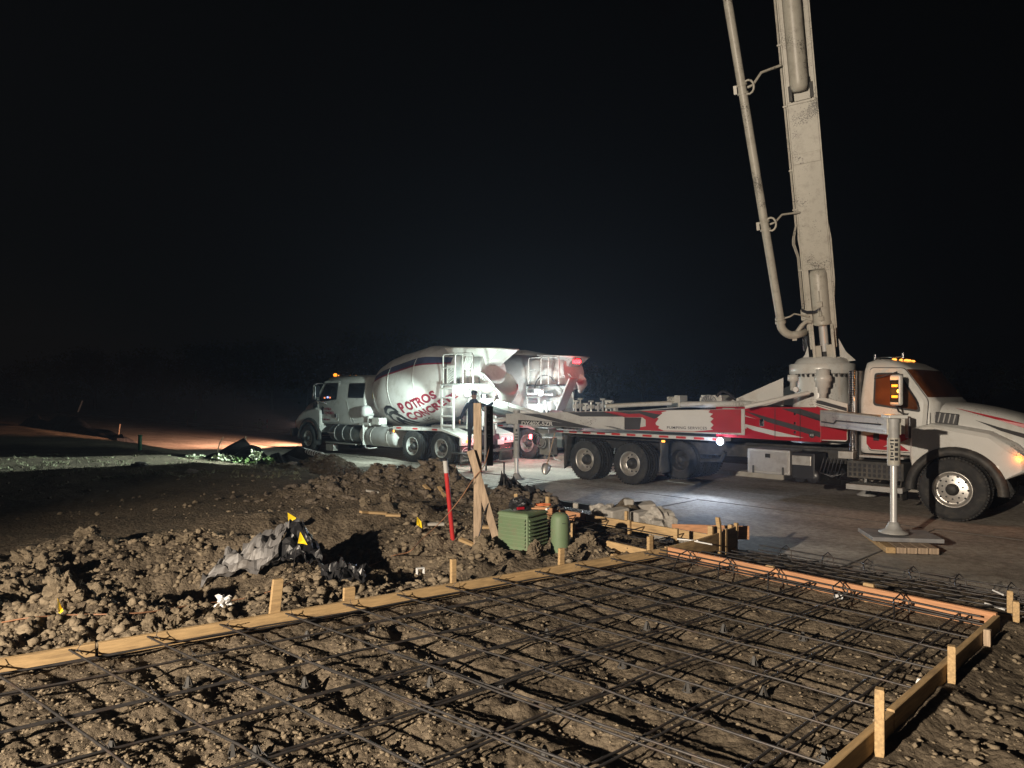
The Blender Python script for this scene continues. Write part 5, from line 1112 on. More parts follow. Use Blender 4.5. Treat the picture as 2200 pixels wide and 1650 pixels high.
me = clod_mesh(91, 3, 1, .3); me.materials.append(PLBLACK); o = bpy.data.objects.new('plastic_wrap', me); COL.objects.link(o); o.parent = bo; o.location = (-.32, -.25, bt(728)); o.scale = (.09, .12, .38)
# ================================================================== mixer trucks
def mixer(mf, label, main):
    M_ = thing('concrete_mixer_truck', label, 'mixer truck', mf.o, mf.rz, 'concrete mixer trucks at the pump')
    NSm = 1.22
    MB().b2((-8.5, -.42, .80), (1.1, -.34, 1.06)).b2((-8.5, .34, .80), (1.1, .42, 1.06)).b2((-8.5, -.34, .84), (-8.35, .34, 1.0)).b2((-4, -.34, .84), (-3.9, .34, 1.0)).build('chassis_rail', DARKM, M_, .01)
    c, d_ = cab(M_, -3.45, '', 1, True)
    WR = mat('dusty_grey_rim', (.30, .30, .29), .6, .2, .1, 6, dirt=(.3, .27, .22), damt=.6)
    for s in (1, -1):
        wheel_front(M_, 0, s*(1.22-.18), .52, .36, s); wheel_dual(M_, -6.25, s*(1.22-.135), .52, s, WR); wheel_dual(M_, -7.66, s*(1.22-.135), .52, s, WR)
    MB().cyl((-6.25, -1, .51), (-6.25, 1, .51), .09).cyl((-7.66, -1, .51), (-7.66, 1, .51), .09).cyl((0, -1, .5), (0, 1, .5), .07).build('axle', DARKM, M_)
    # drum
    A = Vector((-3.45, 0, 2.12)); Bv = Vector((-9.0, 0, 3.02)); a = (Bv-A).normalized(); n = Vector((-a.z, 0, a.x)); n = n if n.z > 0 else -n; yv = Vector((0, 1, 0))
    US = [0, .10, .30, .62, 1.1, 1.6, 2.95, 3.3, 4.7, 5.4]; RS = [.35, .72, .96, 1.14, 1.25, 1.28, 1.28, 1.22, .72, .58]
    rad = lambda u: interp(u, US, RS)
    def sp(u, phi, e=0.): return A+a*u+(yv*math.cos(phi)+n*math.sin(phi))*(rad(u)+e)
    us_ = [0, .03, .10, .2, .30, .45, .62, .85, 1.1, 1.35, 1.6, 2.0, 2.4, 2.95, 3.12, 3.3, 3.7, 4.2, 4.7, 5.1, 5.4]
    dr = MB().rings([[sp(u, 2*math.pi*k/56) for k in range(56)] for u in us_], 0, True).build('drum', DRUMW, M_)
    for u in (.62, 1.6, 2.95, 4.7): MB().rings([[sp(u+du, 2*math.pi*k/56, e) for k in range(56)] for du, e in ((-.02, .0), (-.012, .008), (.012, .008), (.02, .0))], 0, True, False).build('weld_seam', DRUMW, dr)
    def patch(nm, u0, u1, p0, p1, m_, e=.005):
        nu, npp = 24, 5; V = [sp(u0+(u1-u0)*i/nu, R(p0[0]+(p0[1]-p0[0])*i/nu+((p1[0]+(p1[1]-p1[0])*i/nu)-(p0[0]+(p0[1]-p0[0])*i/nu))*j/npp), e) for i in range(nu+1) for j in range(npp+1)]
        return MB().add(V, [(i*(npp+1)+j, (i+1)*(npp+1)+j, (i+1)*(npp+1)+j+1, i*(npp+1)+j+1) for i in range(nu) for j in range(npp)], 0, True).build(nm, m_, dr)
    if main: patch('dark_band', .32, 4.3, (24, 30), (33, 44), NAVY); patch('red_edge_band', .32, 4.3, (21, 27), (24, 30), LETR)
    if main:
        def drum_text(txt, size, u0, ph0, rot, m_, off, e=.008, sx=1.):
            o = text_obj(txt, size, m_, dr, off, 0, name='drum_lettering', spacing=1.05); bm = bmesh.new(); bm.from_mesh(o.data); bmesh.ops.triangulate(bm, faces=bm.faces)
            for _ in range(3):
                es = [e_ for e_ in bm.edges if e_.calc_length() > .09]
                if es: bmesh.ops.subdivide_edges(bm, edges=es, cuts=1); bmesh.ops.triangulate(bm, faces=bm.faces)
            c_, s_ = math.cos(R(rot)), math.sin(R(rot))
            for v in bm.verts:
                x, y = v.co.x*sx, v.co.y; u = u0+x*c_-y*s_; t = x*s_+y*c_; v.co = sp(u, R(ph0)+t/1.25, e)
            bm.to_mesh(o.data); bm.free(); return o
        # raised initials as in the signwriting
        drum_text('P', .50, 1.92, -41, 6, LETR, .022, sx=1.0); drum_text('OTROS', .42, 2.27, -39.2, 6, LETR, .020, sx=.98)
        drum_text('C', .50, 1.98, -60, 6, LETR, .022); drum_text('ONCRETE', .41, 2.36, -58, 6, LETR, .020, sx=1.0); drum_text('LLC', .25, 2.45, -71, 6, CHAR, .004)
        # horse head: black mane sweeps round a white muzzle
        def dpoly(pts, m_, e, nm='horse_emblem'):
            bm = bmesh.new(); vs = [bm.verts.new((x, y, 0)) for x, y in pts]; bm.faces.new(vs); bmesh.ops.triangulate(bm, faces=bm.faces)
            for _ in range(3):
                es = [e_ for e_ in bm.edges if e_.calc_length() > .09]
                if es: bmesh.ops.subdivide_edges(bm, edges=es, cuts=1); bmesh.ops.triangulate(bm, faces=bm.faces)
            for v in bm.verts: x, y = v.co.x, v.co.y; v.co = sp(.98+x, R(-66)+y/1.2, e)
            me_ = bpy.data.meshes.new(nm); bm.to_mesh(me_); bm.free(); me_.materials.append(m_); o = bpy.data.objects.new(nm, me_); COL.objects.link(o); o.parent = dr
        dpoly([(.0, .48), (.02, .66), (.14, .82), (.34, .90), (.56, .86), (.74, .72), (.80, .56), (.70, .58), (.80, .44), (.88, .26), (1.02, .08), (1.16, -.10), (1.02, -.10), (.90, -.02), (.78, .16), (.68, .34), (.58, .48), (.44, .56), (.30, .52), (.24, .36), (.30, .18), (.42, -.02), (.36, -.04), (.24, .12), (.14, .34), (.14, .50), (.08, .56)], BLACKP, .009)
        dpoly([(.38, .30), (.46, .42), (.58, .38), (.70, .18), (.80, .0), (.92, -.14), (.78, -.12), (.68, -.02), (.60, .12), (.52, .10), (.54, -.06), (.62, -.18), (.50, -.16), (.40, .02)], BLACKP, .009)
        dpoly([(.18, .66), (.34, .78), (.52, .76), (.64, .66), (.48, .68), (.32, .66), (.22, .58)], LETW, .012)
        # door lettering
        for txt, sz, x0, z0 in (('POTROS', .12, -.92, 1.62), ('CONCRETE', .12, -.92, 1.48), ('LLC', .04, -1.05, 1.42), ('USDOT 804172', .07, -.84, 1.24)):
            o = text_obj(txt, sz, LETR, d_, .003); o.location = (x0, 1.045+.018, z0); o.rotation_euler = (R(90), 0, R(180))
        MB().prism([(-.72, 1.70), (-.80, 1.76), (-.90, 1.72), (-.84, 1.60), (-.88, 1.48), (-.80, 1.46), (-.76, 1.56), (-.70, 1.60)], 1.060, 1.066, 'y').build('door_emblem', BLACKP, d_)
        patch('yellow_sticker', .42, .62, (-8, -8), (2, 2), YEL, .01)
    # front pedestal, water tank, fuel tank, air tank
    MB().b2((-3.5, -.5, 1.06), (-3.40, .5, 1.9)).b2((-3.9, -.9, 1.06), (-3.5, .9, 1.12)).build('front_pedestal', WHITE, M_, .01)
    wt = MB().lathe([(0, 0), (.20, .0), (.31, .03), (.345, .09), (.35, .12), (.35, 1.55), (.345, 1.58), (.31, 1.64), (.2, 1.67), (0, 1.67)], (-3.62, .86, .74), (-1, 0, 0), 34).build('water_tank', GREYP, M_)
    for x in (-3.95, -4.85): MB().lathe([(.352, 0), (.36, .0), (.36, .05), (.352, .05)], (x, .86, .74), (-1, 0, 0), 34).build('tank_strap', ALU, wt)
    MB().b2((-3.56, .50, .42), (-3.51, 1.20, 1.16)).build('tank_bracket', WHITE, M_, .02)
    ftk = MB().lathe([(0, 0), (.27, .0), (.31, .03), (.32, .08), (.32, 1.95), (.29, 2.02), (0, 2.05)], (-1.35, .84, .78), (-1, 0, 0), 34).build('fuel_tank', [mat('dark_dusty_tank', (.08, .085, .085), .5, .3, .2, 4, dirt=(.2, .19, .16)), WHITE], M_)
    ends = [p for p in ftk.data.polygons if p.center.x < -3.30]  # rear cap of the dark tank coloured white for the work lamp's light
    for p in ends: p.material_index = 1
    for x in (-1.7, -2.2, -2.7): MB().lathe([(.322, 0), (.332, .0), (.332, .05), (.322, .05)], (x, .84, .78), (-1, 0, 0), 34).build('tank_strap', GREYP, ftk)
    MB().b2((-3.1, .95, .40), (-1.2, 1.20, .44)).b2((-1.75, 1.0, .12), (-1.25, 1.21, .36)).b2((-1.75, .98, .76), (-1.30, 1.18, .80)).build('step_board', ALU, M_, .008)
    MB().lathe([(0, 0), (.14, .01), (.19, .06), (.20, .12), (.20, .9), (.19, .96), (0, 1.0)], (-3.52, 1.22, 1.62), (0, -1, 0), 24).build('air_tank', PLWHITE, M_)
    MB().b2((-3.9, .75, 1.12), (-3.3, 1.18, 1.22)).b2((-3.75, .9, 1.22), (-3.65, 1.1, 1.45)).b2((-4.4, .8, 1.16), (-4.0, 1.15, 1.40)).build('side_bracket', WHITE, M_, .01)
    MB().tube([(-3.55, 1.1, .42), (-3.7, 1.2, .34), (-4.0, 1.22, .33), (-4.2, 1.1, .36)], .022, 7).build('water_hose', PLWHITE, M_, fix=False)
    for k in range(3): MB().tube([(-3.25, .9-.1*k, 1.9), (-3.35-.03*k, 1.0, 1.6), (-3.45, .95, 1.8)], .018, 6).build('air_line', BLACKP, M_, fix=False)
    # side deck with reflectors, sloped tail
    for s in (1, -1):
        MB().prism([(-5.25, 1.02), (-5.25, 1.14), (-7.7, 1.14), (-8.52, .93), (-8.52, .88), (-7.68, 1.06)], s*.50, s*1.22, 'y').build('rear_deck', WHITE, M_, .008)
        for x in (-5.45, -6.3, -7.25): MB().b2((x, s*1.2205, 1.075), (x-.24, s*1.225, 1.125)).build('reflector', REFR, M_)
        tp = MB().b2((-8.48, s*.56, .64), (-8.56, s*1.20, .89)).build('tail_lamp_panel', LETR if not main else WHITE, M_, .01)
        for k, (yy, e_) in enumerate(((.66, E_TAIL), (.80, BLACKP), (.95, E_AMBS if s > 0 else E_TAIL), (1.10, E_TAIL))):
            MB().lathe([(0, .014), (.045, .012), (.055, 0)], (-8.562, s*yy, .765), (-1, 0, 0), 16).build('tail_lamp', e_, tp)
        mfp = mudflap(M_, -8.50, s*.88, .07, .62, .60)
        if s > 0:
            o = text_obj('CTE', .20, LETW, mfp, .002, align='CENTER', name='flap_lettering'); o.location = (-8.545, .90, .36); o.rotation_euler = (R(90), 0, R(-90))
            MB().lathe([(.235, 0), (.245, .004), (.255, 0)], (0, 0, 0), (-1, 0, 0), 26).build('flap_ring', LETW, mfp).location = (-8.535, .90, .43); mfp.children[-1].scale = (1, 1, .62)
            bpy.data.objects[mfp.children[-1].name].location = (-8.545, .90, .43)
            o = text_obj('CUSTOM TRUCK', .07, LETW, mfp, .001, align='CENTER', name='flap_lettering'); o.location = (-8.545, .90, .16); o.rotation_euler = (R(90), 0, R(-90))
    MB().b2((-8.46, -.52, .60), (-8.54, .52, .95)).build('tail_plate', BLACKP, M_, .01)
    MB().b2((-8.56, -.72, .60), (-8.57, -.42, .76)).build('licence_plate', PLWHITE, M_, .003)
    MB().b2((-8.75, -1.15, .40), (-8.60, 1.0, .50)).build('rear_bumper', CHROME, M_, .01)
    MB().box((-5.32, 1.23, .98), (.07, .03, .07)).build('side_marker', E_AMBS, M_, .01)
    # rear pedestal and drum support
    MB().prism([(-7.9, 1.1), (-8.6, 1.1), (-8.5, 2.3), (-8.2, 2.45), (-8.0, 2.3)], .30, .36, 'y').prism([(-7.9, 1.1), (-8.6, 1.1), (-8.5, 2.3), (-8.2, 2.45), (-8.0, 2.3)], -.36, -.30, 'y').b2((-8.5, -.3, 1.2), (-8.44, .3, 2.1)).build('rear_pedestal', WHITE, M_, .01)
    for s in (1, -1): MB().cyl((-8.05, s*.5, 2.22), (-8.35, s*.5, 2.28), .12, n=18).build('drum_roller', ALU, M_)
    MB().lathe([(.60, -.06), (.66, -.06), (.66, .06), (.60, .06)], sp(5.0, 0)-yv*rad(5.0), a, 40).build('drum_track', ALU, M_)
    # ladder, platform, guard rails
    ly = 1.12
    lad = MB().b2((-7.56, ly-.03, 1.14), (-7.62, ly+.03, 2.52)).b2((-8.10, ly-.03, 1.14), (-8.16, ly+.03, 2.52)).build('ladder_stile', WHITE, M_, .006)
    for k in range(5): MB().b2((-7.62, ly-.03, 1.22+.29*k), (-8.10, ly+.03, 1.27+.29*k)).build('ladder_rung', WHITE, M_, .004)
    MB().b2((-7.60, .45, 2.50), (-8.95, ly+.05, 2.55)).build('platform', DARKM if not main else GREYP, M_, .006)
    tb_ = .022
    rl_ = MB().tube([(-7.66, ly, 2.5), (-7.66, ly, 3.42), (-7.72, ly, 3.48), (-8.25, ly, 3.48)], tb_, 8).tube([(-8.22, ly, 2.5), (-8.22, ly, 3.42), (-8.30, ly, 3.48), (-8.95, ly, 3.46), (-9.0, ly, 3.40), (-9.0, ly, 2.55)], tb_, 8).tube([(-8.55, ly, 2.55), (-8.55, ly, 3.46)], tb_, 8).tube([(-7.66, ly, 3.05), (-7.95, ly, 3.05)], tb_, 8)
    rl_.build('guard_rail', WHITE, M_)
    if main:
        gp = MB().b2((-7.84, ly-.01, 2.56), (-7.88, ly+.02, 3.12)).b2((-8.16, ly-.01, 2.56), (-8.20, ly+.02, 3.12)).b2((-7.88, ly-.01, 3.02), (-8.16, ly+.02, 3.12)).build('slat_panel_frame', WHITE, M_, .004)
        for k in range(6): MB().box((-8.02, ly, 2.63+.075*k), (.34, .02, .035), M=Matrix.Rotation(R(28), 3, 'Y')).build('slat', WHITE, gp)
        gp = MB().b2((-8.58, ly-.01, 2.98), (-8.98, ly+.01, 3.02)).b2((-8.58, ly-.01, 3.38), (-8.98, ly+.01, 3.42)).build('slat_panel_frame', WHITE, M_, .004)
        for k in range(5): MB().box((-8.64-.07*k, ly, 3.20), (.03, .02, .36), M=Matrix.Rotation(R(-25), 3, 'Y')).build('slat', WHITE, gp)
    # charging hopper and discharge throat
    if main: hp = [(-7.15, 3.74), (-9.45, 3.62), (-8.55, 2.98), (-7.75, 2.92)]
    else: hp = [mf.P(1178, 764, 0), mf.P(1250, 767, 0), mf.P(1225, 796, 0), mf.P(1195, 796, 0)]
    (x0, z0), (x1, z1), (x2, z2), (x3, z3) = hp; wt_, wb = .62, .30
    T_ = [Vector((x0, -wt_, z0)), Vector((x1, -wt_*.7, z1)), Vector((x1, wt_*.7, z1)), Vector((x0, wt_, z0))]; Bt = [Vector((x3, -wb, z3)), Vector((x2, -wb, z2)), Vector((x2, wb, z2)), Vector((x3, wb, z3))]
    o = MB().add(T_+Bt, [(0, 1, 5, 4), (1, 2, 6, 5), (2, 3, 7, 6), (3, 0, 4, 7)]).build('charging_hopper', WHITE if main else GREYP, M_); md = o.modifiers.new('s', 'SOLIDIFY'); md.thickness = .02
    MB().tube([T_[0], T_[1], T_[2], T_[3], T_[0]], .025, 6).build('hopper_rim', WHITE, o)
    # discharge collector: open throat below the hopper
    cpos = sp(5.35, 0)-yv*rad(5.35); V = []; kc = 1 if main else .6
    for j, (dx, dz, r_) in enumerate(((0.05, -.0, .56), (-.25, -.12, .60), (-.55, -.42, .55), (-.62, -.80, .36), (-.55, -1.02, .26))):
        for k in range(25):
            ph = math.pi+math.pi*k/24 if j < 2 else math.pi+math.pi*k/24; V.append(cpos+kc*Vector((dx-(.28 if j < 3 else 0)*abs(math.sin(ph)), r_*math.cos(ph), dz+r_*.75*math.sin(ph))))
    o = MB().add(V, [(j*25+k, j*25+k+1, (j+1)*25+k+1, (j+1)*25+k) for j in range(4) for k in range(24)], 0, True).build('discharge_collector', WHITE, M_); md = o.modifiers.new('s', 'SOLIDIFY'); md.thickness = .018
    def trough(p0, p1, wd, nm, m_, dep=.5):
        p0, p1 = Vector(p0), Vector(p1); d = (p1-p0).normalized(); sd = d.cross(Vector((0, 0, 1))).normalized(); up = sd.cross(d); V = []
        for i in range(2):
            for k in range(13):
                ph = math.pi+math.pi*k/12; V.append((p0, p1)[i]+sd*wd*math.cos(ph)+up*wd*dep*2*math.sin(ph))
        o = MB().add(V, [(k, k+1, 14+k, 13+k) for k in range(12)], 0, True).build(nm, m_, M_); md = o.modifiers.new('s', 'SOLIDIFY'); md.thickness = .014; return o
    if main:
        c0 = mf.loc(W(1046, 855, 21.6)); c1 = mf.loc(W(1148, 886, 20.2)); tr = trough(c0, c1, .24, 'chute', WHITE, .6)
        MB().box(mf.loc(W(1092, 873, 20.6)), (.02, .02, .2)).build('chute_clamp', ALU, tr)
        o = text_obj('CAUTION', .07, LETR, tr, .001); q = mf.loc(W(1086, 862, 20.55)); o.location = q; o.rotation_euler = (R(90), R(12), R(0))
        vpc = mf.loc(W(1040, 874, 21.2)); vpd = mf.loc(W(1112, 893, 20.4))
        MB().tube([vpc, (vpc+vpd)/2+Vector((0, 0, -.06)), vpd], [.13, .12, .07], 6).build('chute_arm', DARKM, M_)
        a_ = mf.loc(W(1062, 905, 21.4)); b_ = mf.loc(W(1096, 898, 20.8)); MB().cyl(a_, b_, .07, n=14).build('chute_cylinder', WHITE, M_)
        MB().tube([a_+Vector((0, .1, .2)), a_+Vector((.0, .1, -.1)), b_+Vector((.1, 0, -.2)), b_+Vector((0, 0, .1))], .012, 6).build('hose', BLACKP, M_, fix=False)
        MB().cyl(mf.loc(W(1058, 884, 21.9)), mf.loc(W(1057, 935, 21.9)), .09, n=14).build('chute_post', WHITE, M_)
        # step on which the worker stands
        q = mf.loc(W(1018, 973, 20.5)); MB().box(q+Vector((0, 0, -.03)), (.5, .7, .05)).b2((q.x-.02, q.y-.3, q.z-.05), (q.x+.7, q.y-.26, q.z)).b2((q.x-.02, q.y+.26, q.z-.05), (q.x+.7, q.y+.3, q.z)).box(q+Vector((-.2, .3, -.28)), (.04, .04, .48)).box(q+Vector((-.2, -.3, -.28)), (.04, .04, .48)).build('rear_step', DARKM, M_, .006)
    else:
        a_ = mf.loc(W(1203, 882, 23.6)); b_ = mf.loc(W(1232, 812, 23.6)); d = (b_-a_).normalized(); sd = Vector((0, 1, 0)).cross(d).normalized(); T = Matrix((sd, Vector((0, 1, 0)), d)).transposed()
        MB().box((a_+b_)/2, (.07, .45, (b_-a_).length), M=T).build('folded_chute', GREYP, M_, .03)
        for k in range(3):
            x, z = mf.P(1234+5.2*k, 777, .62); MB().lathe([(0, .03), (.062, .025), (.07, 0)], (x, .62, z), (0, 1, 0), 12).build('red_lamp', E_RED, o if False else M_)
        MB().box(mf.loc(W(1240, 771, 24.2)), (.3, .1, .03)).build('lamp_bracket', REDP, M_)
        for (pa, pb_) in [((1132, 846), (1188, 848)), ((1136, 874), (1128, 905)), ((1170, 860), (1178, 905)), ((1192, 862), (1200, 880))]:
            MB().tube([mf.loc(W(*pa, 24.0)), mf.loc(W(*pb_, 24.0))], .04, 7).build('frame_bar', WHITE, M_)
        for p_, d_ in (((1150, 880, 24.2), (.5, .3, .4)), ((1180, 872, 24.2), (.35, .3, .3)), ((1158, 842, 24), (.3, .2, .2))): MB().box(mf.loc(W(*p_)), d_).build('water_box', WHITE, M_, .02)
        MB().lathe([(.45, 0), (.47, .0), (.47, .04), (.45, .04)], mf.loc(W(1172, 835, 24.3)), (0, 1, 0), 24, a0=.5, a1=3.6).build('hose_reel', BLACKP, M_)
    # work lamps
    if main:
        lp = Vector((-9.0, 1.35, 2.26)); o = MB().lathe([(0, .03), (.11, .028), (.125, .0), (.12, -.06), (0, -.07)], (0, 0, 0), (0, 1, 0), 18).build('work_lamp', ALU, M_); o.location = lp
        MB().lathe([(0, .040), (.105, .036), (.108, .03)], (0, 0, 0), (0, 1, 0), 18).build('lens', E_WHITE, o)
        MB().tube([lp, lp+Vector((.02, -.25, .26))], .018, 6).build('lamp_arm', WHITE, M_)
        o = MB().lathe([(0, .03), (.05, .028), (.06, .0), (.06, -.05), (0, -.06)], (0, 0, 0), (-.6, .75, .1), 18).build('work_lamp', ALU, M_); q = mf.loc(W(1040, 851, 21.7)); o.location = q
        MB().lathe([(0, .036), (.045, .034), (.048, .03)], (0, 0, 0), (-.6, .75, .1), 18).build('lens', E_WHITE, o)
    else:
        q = mf.loc(W(1162, 845, 23.7)); o = MB().lathe([(0, .03), (.055, .028), (.065, .0), (.06, -.06), (0, -.07)], (0, 0, 0), (-.5, .8, 0), 18).build('work_lamp', ALU, M_); o.location = q
        MB().lathe([(0, .045), (.08, .04), (.085, .03)], (0, 0, 0), (-.5, .8, 0), 18).build('lens', E_WHITE, o)
        MB().box(mf.loc(W(1140, 938, 24.3)), (.06, .12, .16)).build('tail_lamp', E_TAIL, M_, .02)
    # mirror, antenna, roof beacon
    MB().tube([(-.95, 1.02, 2.62), (-.92, 1.35, 2.62), (-.88, 1.50, 2.56), (-.84, 1.50, 2.06), (-.95, 1.40, 1.98), (-1.1, 1.06, 1.86)], .020, 8).build('mirror_arm', CHROME, M_)
    mm_ = MB().box((-.93, 1.38, 2.30), (.07, .20, .46)).build('mirror', CHROME, M_, .02); MB().box((-.968, 1.38, 2.30), (.006, .17, .42)).build('mirror_glass', GLASS, mm_)
    MB().b2((-1.5, .30, 2.90), (-1.2, .6, 2.99)).b2((-2.0, .5, 2.90), (-1.9, .58, 3.03)).build('roof_unit', DARKM, c, .01)
    for ch in c.children:
        if ch.name.startswith('roof_marker'): ch.scale = (2.6, 1.8, 1.8)
    bq = MB().lathe([(.07, 0), (.07, .08), (.04, .11), (0, .115)], (-.98, .62, 2.90), (0, 0, 1), 14).build('beacon', E_AMB, c)
    MB().box((-.86, .60, 2.80), (.22, .30, .05)).build('sun_visor', YEL, c, .01)
    if main:
        for k, (dx, dz, m_) in enumerate(((-.95, 2.08, E_DASH), (-1.15, 2.10, E_SCR), (-1.30, 2.09, E_DASH))): MB().box((dx, 1.070, dz), (.10, .004, .06)).build('dash_light', m_, d_, .002)
    return M_
mf1 = TF((-7.08, 28.40, -.55), (-4.62, 4.2)); mf2 = TF((-4.34, 30.69, -.55), (-4.62, 4.2))
MX1 = mixer(mf1, 'white mixer truck lettered on its drum, nearer the camera, chute towards the pump', True)
MX2 = mixer(mf2, 'mixer truck behind the first, partly hidden, with three red lamps on its hopper', False)

# ------------------------------------------------------------------ the lamps' light
def at(tf, x, y, z): return tf.wor(x, y, z)
COOL = (.80, 1, .90); BLUEW = (.62, .76, 1)
lamp('mixer_work_light', 'POINT', at(mf1, -9.10, 1.75, 2.26), 200, COOL, .06)
p_ = at(mf1, -9.35, 2.25, 2.2)
lamp('mixer_work_light', 'SPOT', p_, 14000, COOL, .06, (-14, 16.4, -.1), 23, .3)
lamp('mixer_work_light', 'SPOT', p_, 2300, COOL, .06, at(mf1, -2.0, 2.6, .9), 62, .5)
lamp('mixer_work_light', 'POINT', W(1040, 850, 21.3), 80, COOL, .05)
lamp('mixer_work_light', 'POINT', at(mf1, -8.9, .0, 1.9), 40, COOL, .05)
lamp('mixer_work_light', 'POINT', W(1163, 846, 23.3), 150, (.86, 1, .95), .06)
lamp('mixer_work_light', 'SPOT', W(1163, 850, 23.2), 1300, (.86, 1, .92), .06, (1.6, 17.0, -.5), 75, .6)
lamp('pump_side_light', 'SPOT', pf.wor(lx, NS-.10, lz), 240, BLUEW, .05, pf.wor(lx-.4, NS-3.5, -.4), 130, .8)
lamp('pump_side_light', 'POINT', pf.wor(lx, NS-.16, lz), 25, BLUEW, .05)
for s in (.8, -.8): lamp('mixer_headlight', 'SPOT', at(mf1, 1.35, s, 1.0), 9000, (1, .50, .30), .08, at(mf1, 22, s+7, -.4), 60, .8)
lamp('hopper_red_light', 'POINT', W(1244, 780, 22.8), 34, (1, .03, .05), .06)
lamp('tail_light', 'POINT', at(mf1, -8.75, .9, .77), 14, (1, .15, .2), .05)
lamp('tail_light', 'POINT', at(mf1, -8.75, -.9, .77), 10, (1, .15, .2), .05)
lamp('tail_light', 'POINT', W(1140, 940, 23.9), 18, (1, .1, .15), .05)
lamp('mirror_turn_light', 'POINT', pf.wor(mx_-.10, -1.68, mz_-.02), 12, (1, .30, .03), .04)
lamp('corner_turn_light', 'POINT', pf.wor(.95, -1.16, 1.16), 3, (1, .22, .015), .04)
lamp('cab_roof_light', 'POINT', at(mf1, -.85, 0, 3.05), 8, (1, .42, .08), .06)

# ------------------------------------------------------------------ the worker at the mixer
q = W(1018, 973, 20.5); PS = thing('person', 'worker in dark hooded jacket and cap reaching up behind the mixer truck', 'person', (q.x, q.y, q.z), -.15)
def skin(name, pts, edges, mats, parent, sub=2, root=0):
    me = bpy.data.meshes.new(name); me.from_pydata([p[:3] for p in pts], edges, []); o = bpy.data.objects.new(name, me); COL.objects.link(o); o.parent = parent
    md = o.modifiers.new('skin', 'SKIN'); md.use_smooth_shade = True
    for i, p in enumerate(pts):
        sv = me.skin_vertices[0].data[i]; sv.radius = (p[3], p[4] if len(p) > 4 else p[3]); sv.use_root = (i == root)
    s = o.modifiers.new('sub', 'SUBSURF'); s.levels = sub; s.render_levels = sub
    for m in mats: me.materials.append(m)
    return o
CLOTH = bpy.data.materials.new('worker_clothes'); CLOTH.use_nodes = True; n_ = CLOTH.node_tree; b_ = n_.nodes['Principled BSDF']; b_.inputs['Roughness'].default_value = .9
tc = n_.nodes.new('ShaderNodeTexCoord'); sx_ = n_.nodes.new('ShaderNodeSeparateXYZ'); cr = n_.nodes.new('ShaderNodeValToRGB'); dv_ = n_.nodes.new('ShaderNodeMath'); dv_.operation = 'DIVIDE'; dv_.inputs[1].default_value = 2
n_.links.new(tc.outputs['Object'], sx_.inputs[0]); n_.links.new(sx_.outputs[2], dv_.inputs[0]); n_.links.new(dv_.outputs[0], cr.inputs[0]); cr.color_ramp.interpolation = 'CONSTANT'
e_ = cr.color_ramp.elements; e_[0].position = 0; e_[0].color = (.05, .04, .035, 1); e_[1].position = .06; e_[1].color = (.03, .035, .05, 1)
for pos, c_ in ((.44, (.03, .04, .07, 1)), (.765, (.30, .17, .11, 1))): x_ = e_.new(pos); x_.color = c_
n_.links.new(cr.outputs[0], b_.inputs['Base Color'])
SKN = mat('skin', (.32, .18, .12), .6)
JK = mat('navy_jacket', (.03, .04, .07), .9, 0, .2, 8, bump=.3, bscale=12)
body = [(0, 0, .95, .17, .13), (0, 0, 1.12, .175, .13), (0, .01, 1.32, .215, .14), (0, .01, 1.44, .13, .09), (0, .02, 1.525, .055, .055), (0, .03, 1.60, .075, .085), (0, .03, 1.69, .085, .10), (0, .03, 1.755, .05, .06),
        (.20, .01, 1.40, .075, .075), (.40, .04, 1.32, .055), (.56, .08, 1.46, .042), (-.20, .01, 1.39, .075, .075), (-.31, -.02, 1.16, .055), (-.40, .04, .96, .042),
        (.10, 0, .86, .095), (.12, .02, .50, .065), (.13, -.02, .12, .05), (.13, .12, .05, .045), (-.10, 0, .86, .095), (-.13, .04, .50, .065), (-.14, 0, .12, .05), (-.15, .13, .05, .045)]
ed = [(0, 1), (1, 2), (2, 3), (3, 4), (4, 5), (5, 6), (6, 7), (2, 8), (8, 9), (9, 10), (2, 11), (11, 12), (12, 13), (0, 14), (14, 15), (15, 16), (16, 17), (0, 18), (18, 19), (19, 20), (20, 21)]
bd = skin('body', body, ed, [CLOTH], PS); 
# nose, ears on the head, cap with peak, hood
MB().cyl((.0, .115, 1.63), (.0, .145, 1.625), .014, .008, 8).build('nose', SKN, PS)
for s in (-1, 1): MB().lathe([(0, 0), (.022, .003), (.03, .01), (.02, .016)], (s*.083, .02, 1.64), (s, 0, 0), 10).build('ear', SKN, PS); MB().cyl((s*.032, .113, 1.665), (s*.032, .118, 1.665), .010, n=8).build('eye', BLACKP, PS)
cp = MB().lathe([(.10, -.02), (.104, .02), (.095, .07), (.06, .105), (0, .115)], (0, .03, 1.69), (0, 0, 1), 20).build('cap', BLACKP, PS)
MB().prism([(-.07, .10), (.07, .10), (.06, .19), (.03, .215), (-.03, .215), (-.06, .19)], 1.675, 1.690, 'z').build('cap_peak', BLACKP, cp, .004)
hd = MB().rings([[Vector((r_*math.cos(2*math.pi*k/18), -.03+r_*.75*math.sin(2*math.pi*k/18), z)) for k in range(18)] for z, r_ in ((1.43, .15), (1.47, .145), (1.52, .115), (1.55, .09))], 0, True).build('hood', JK, PS)
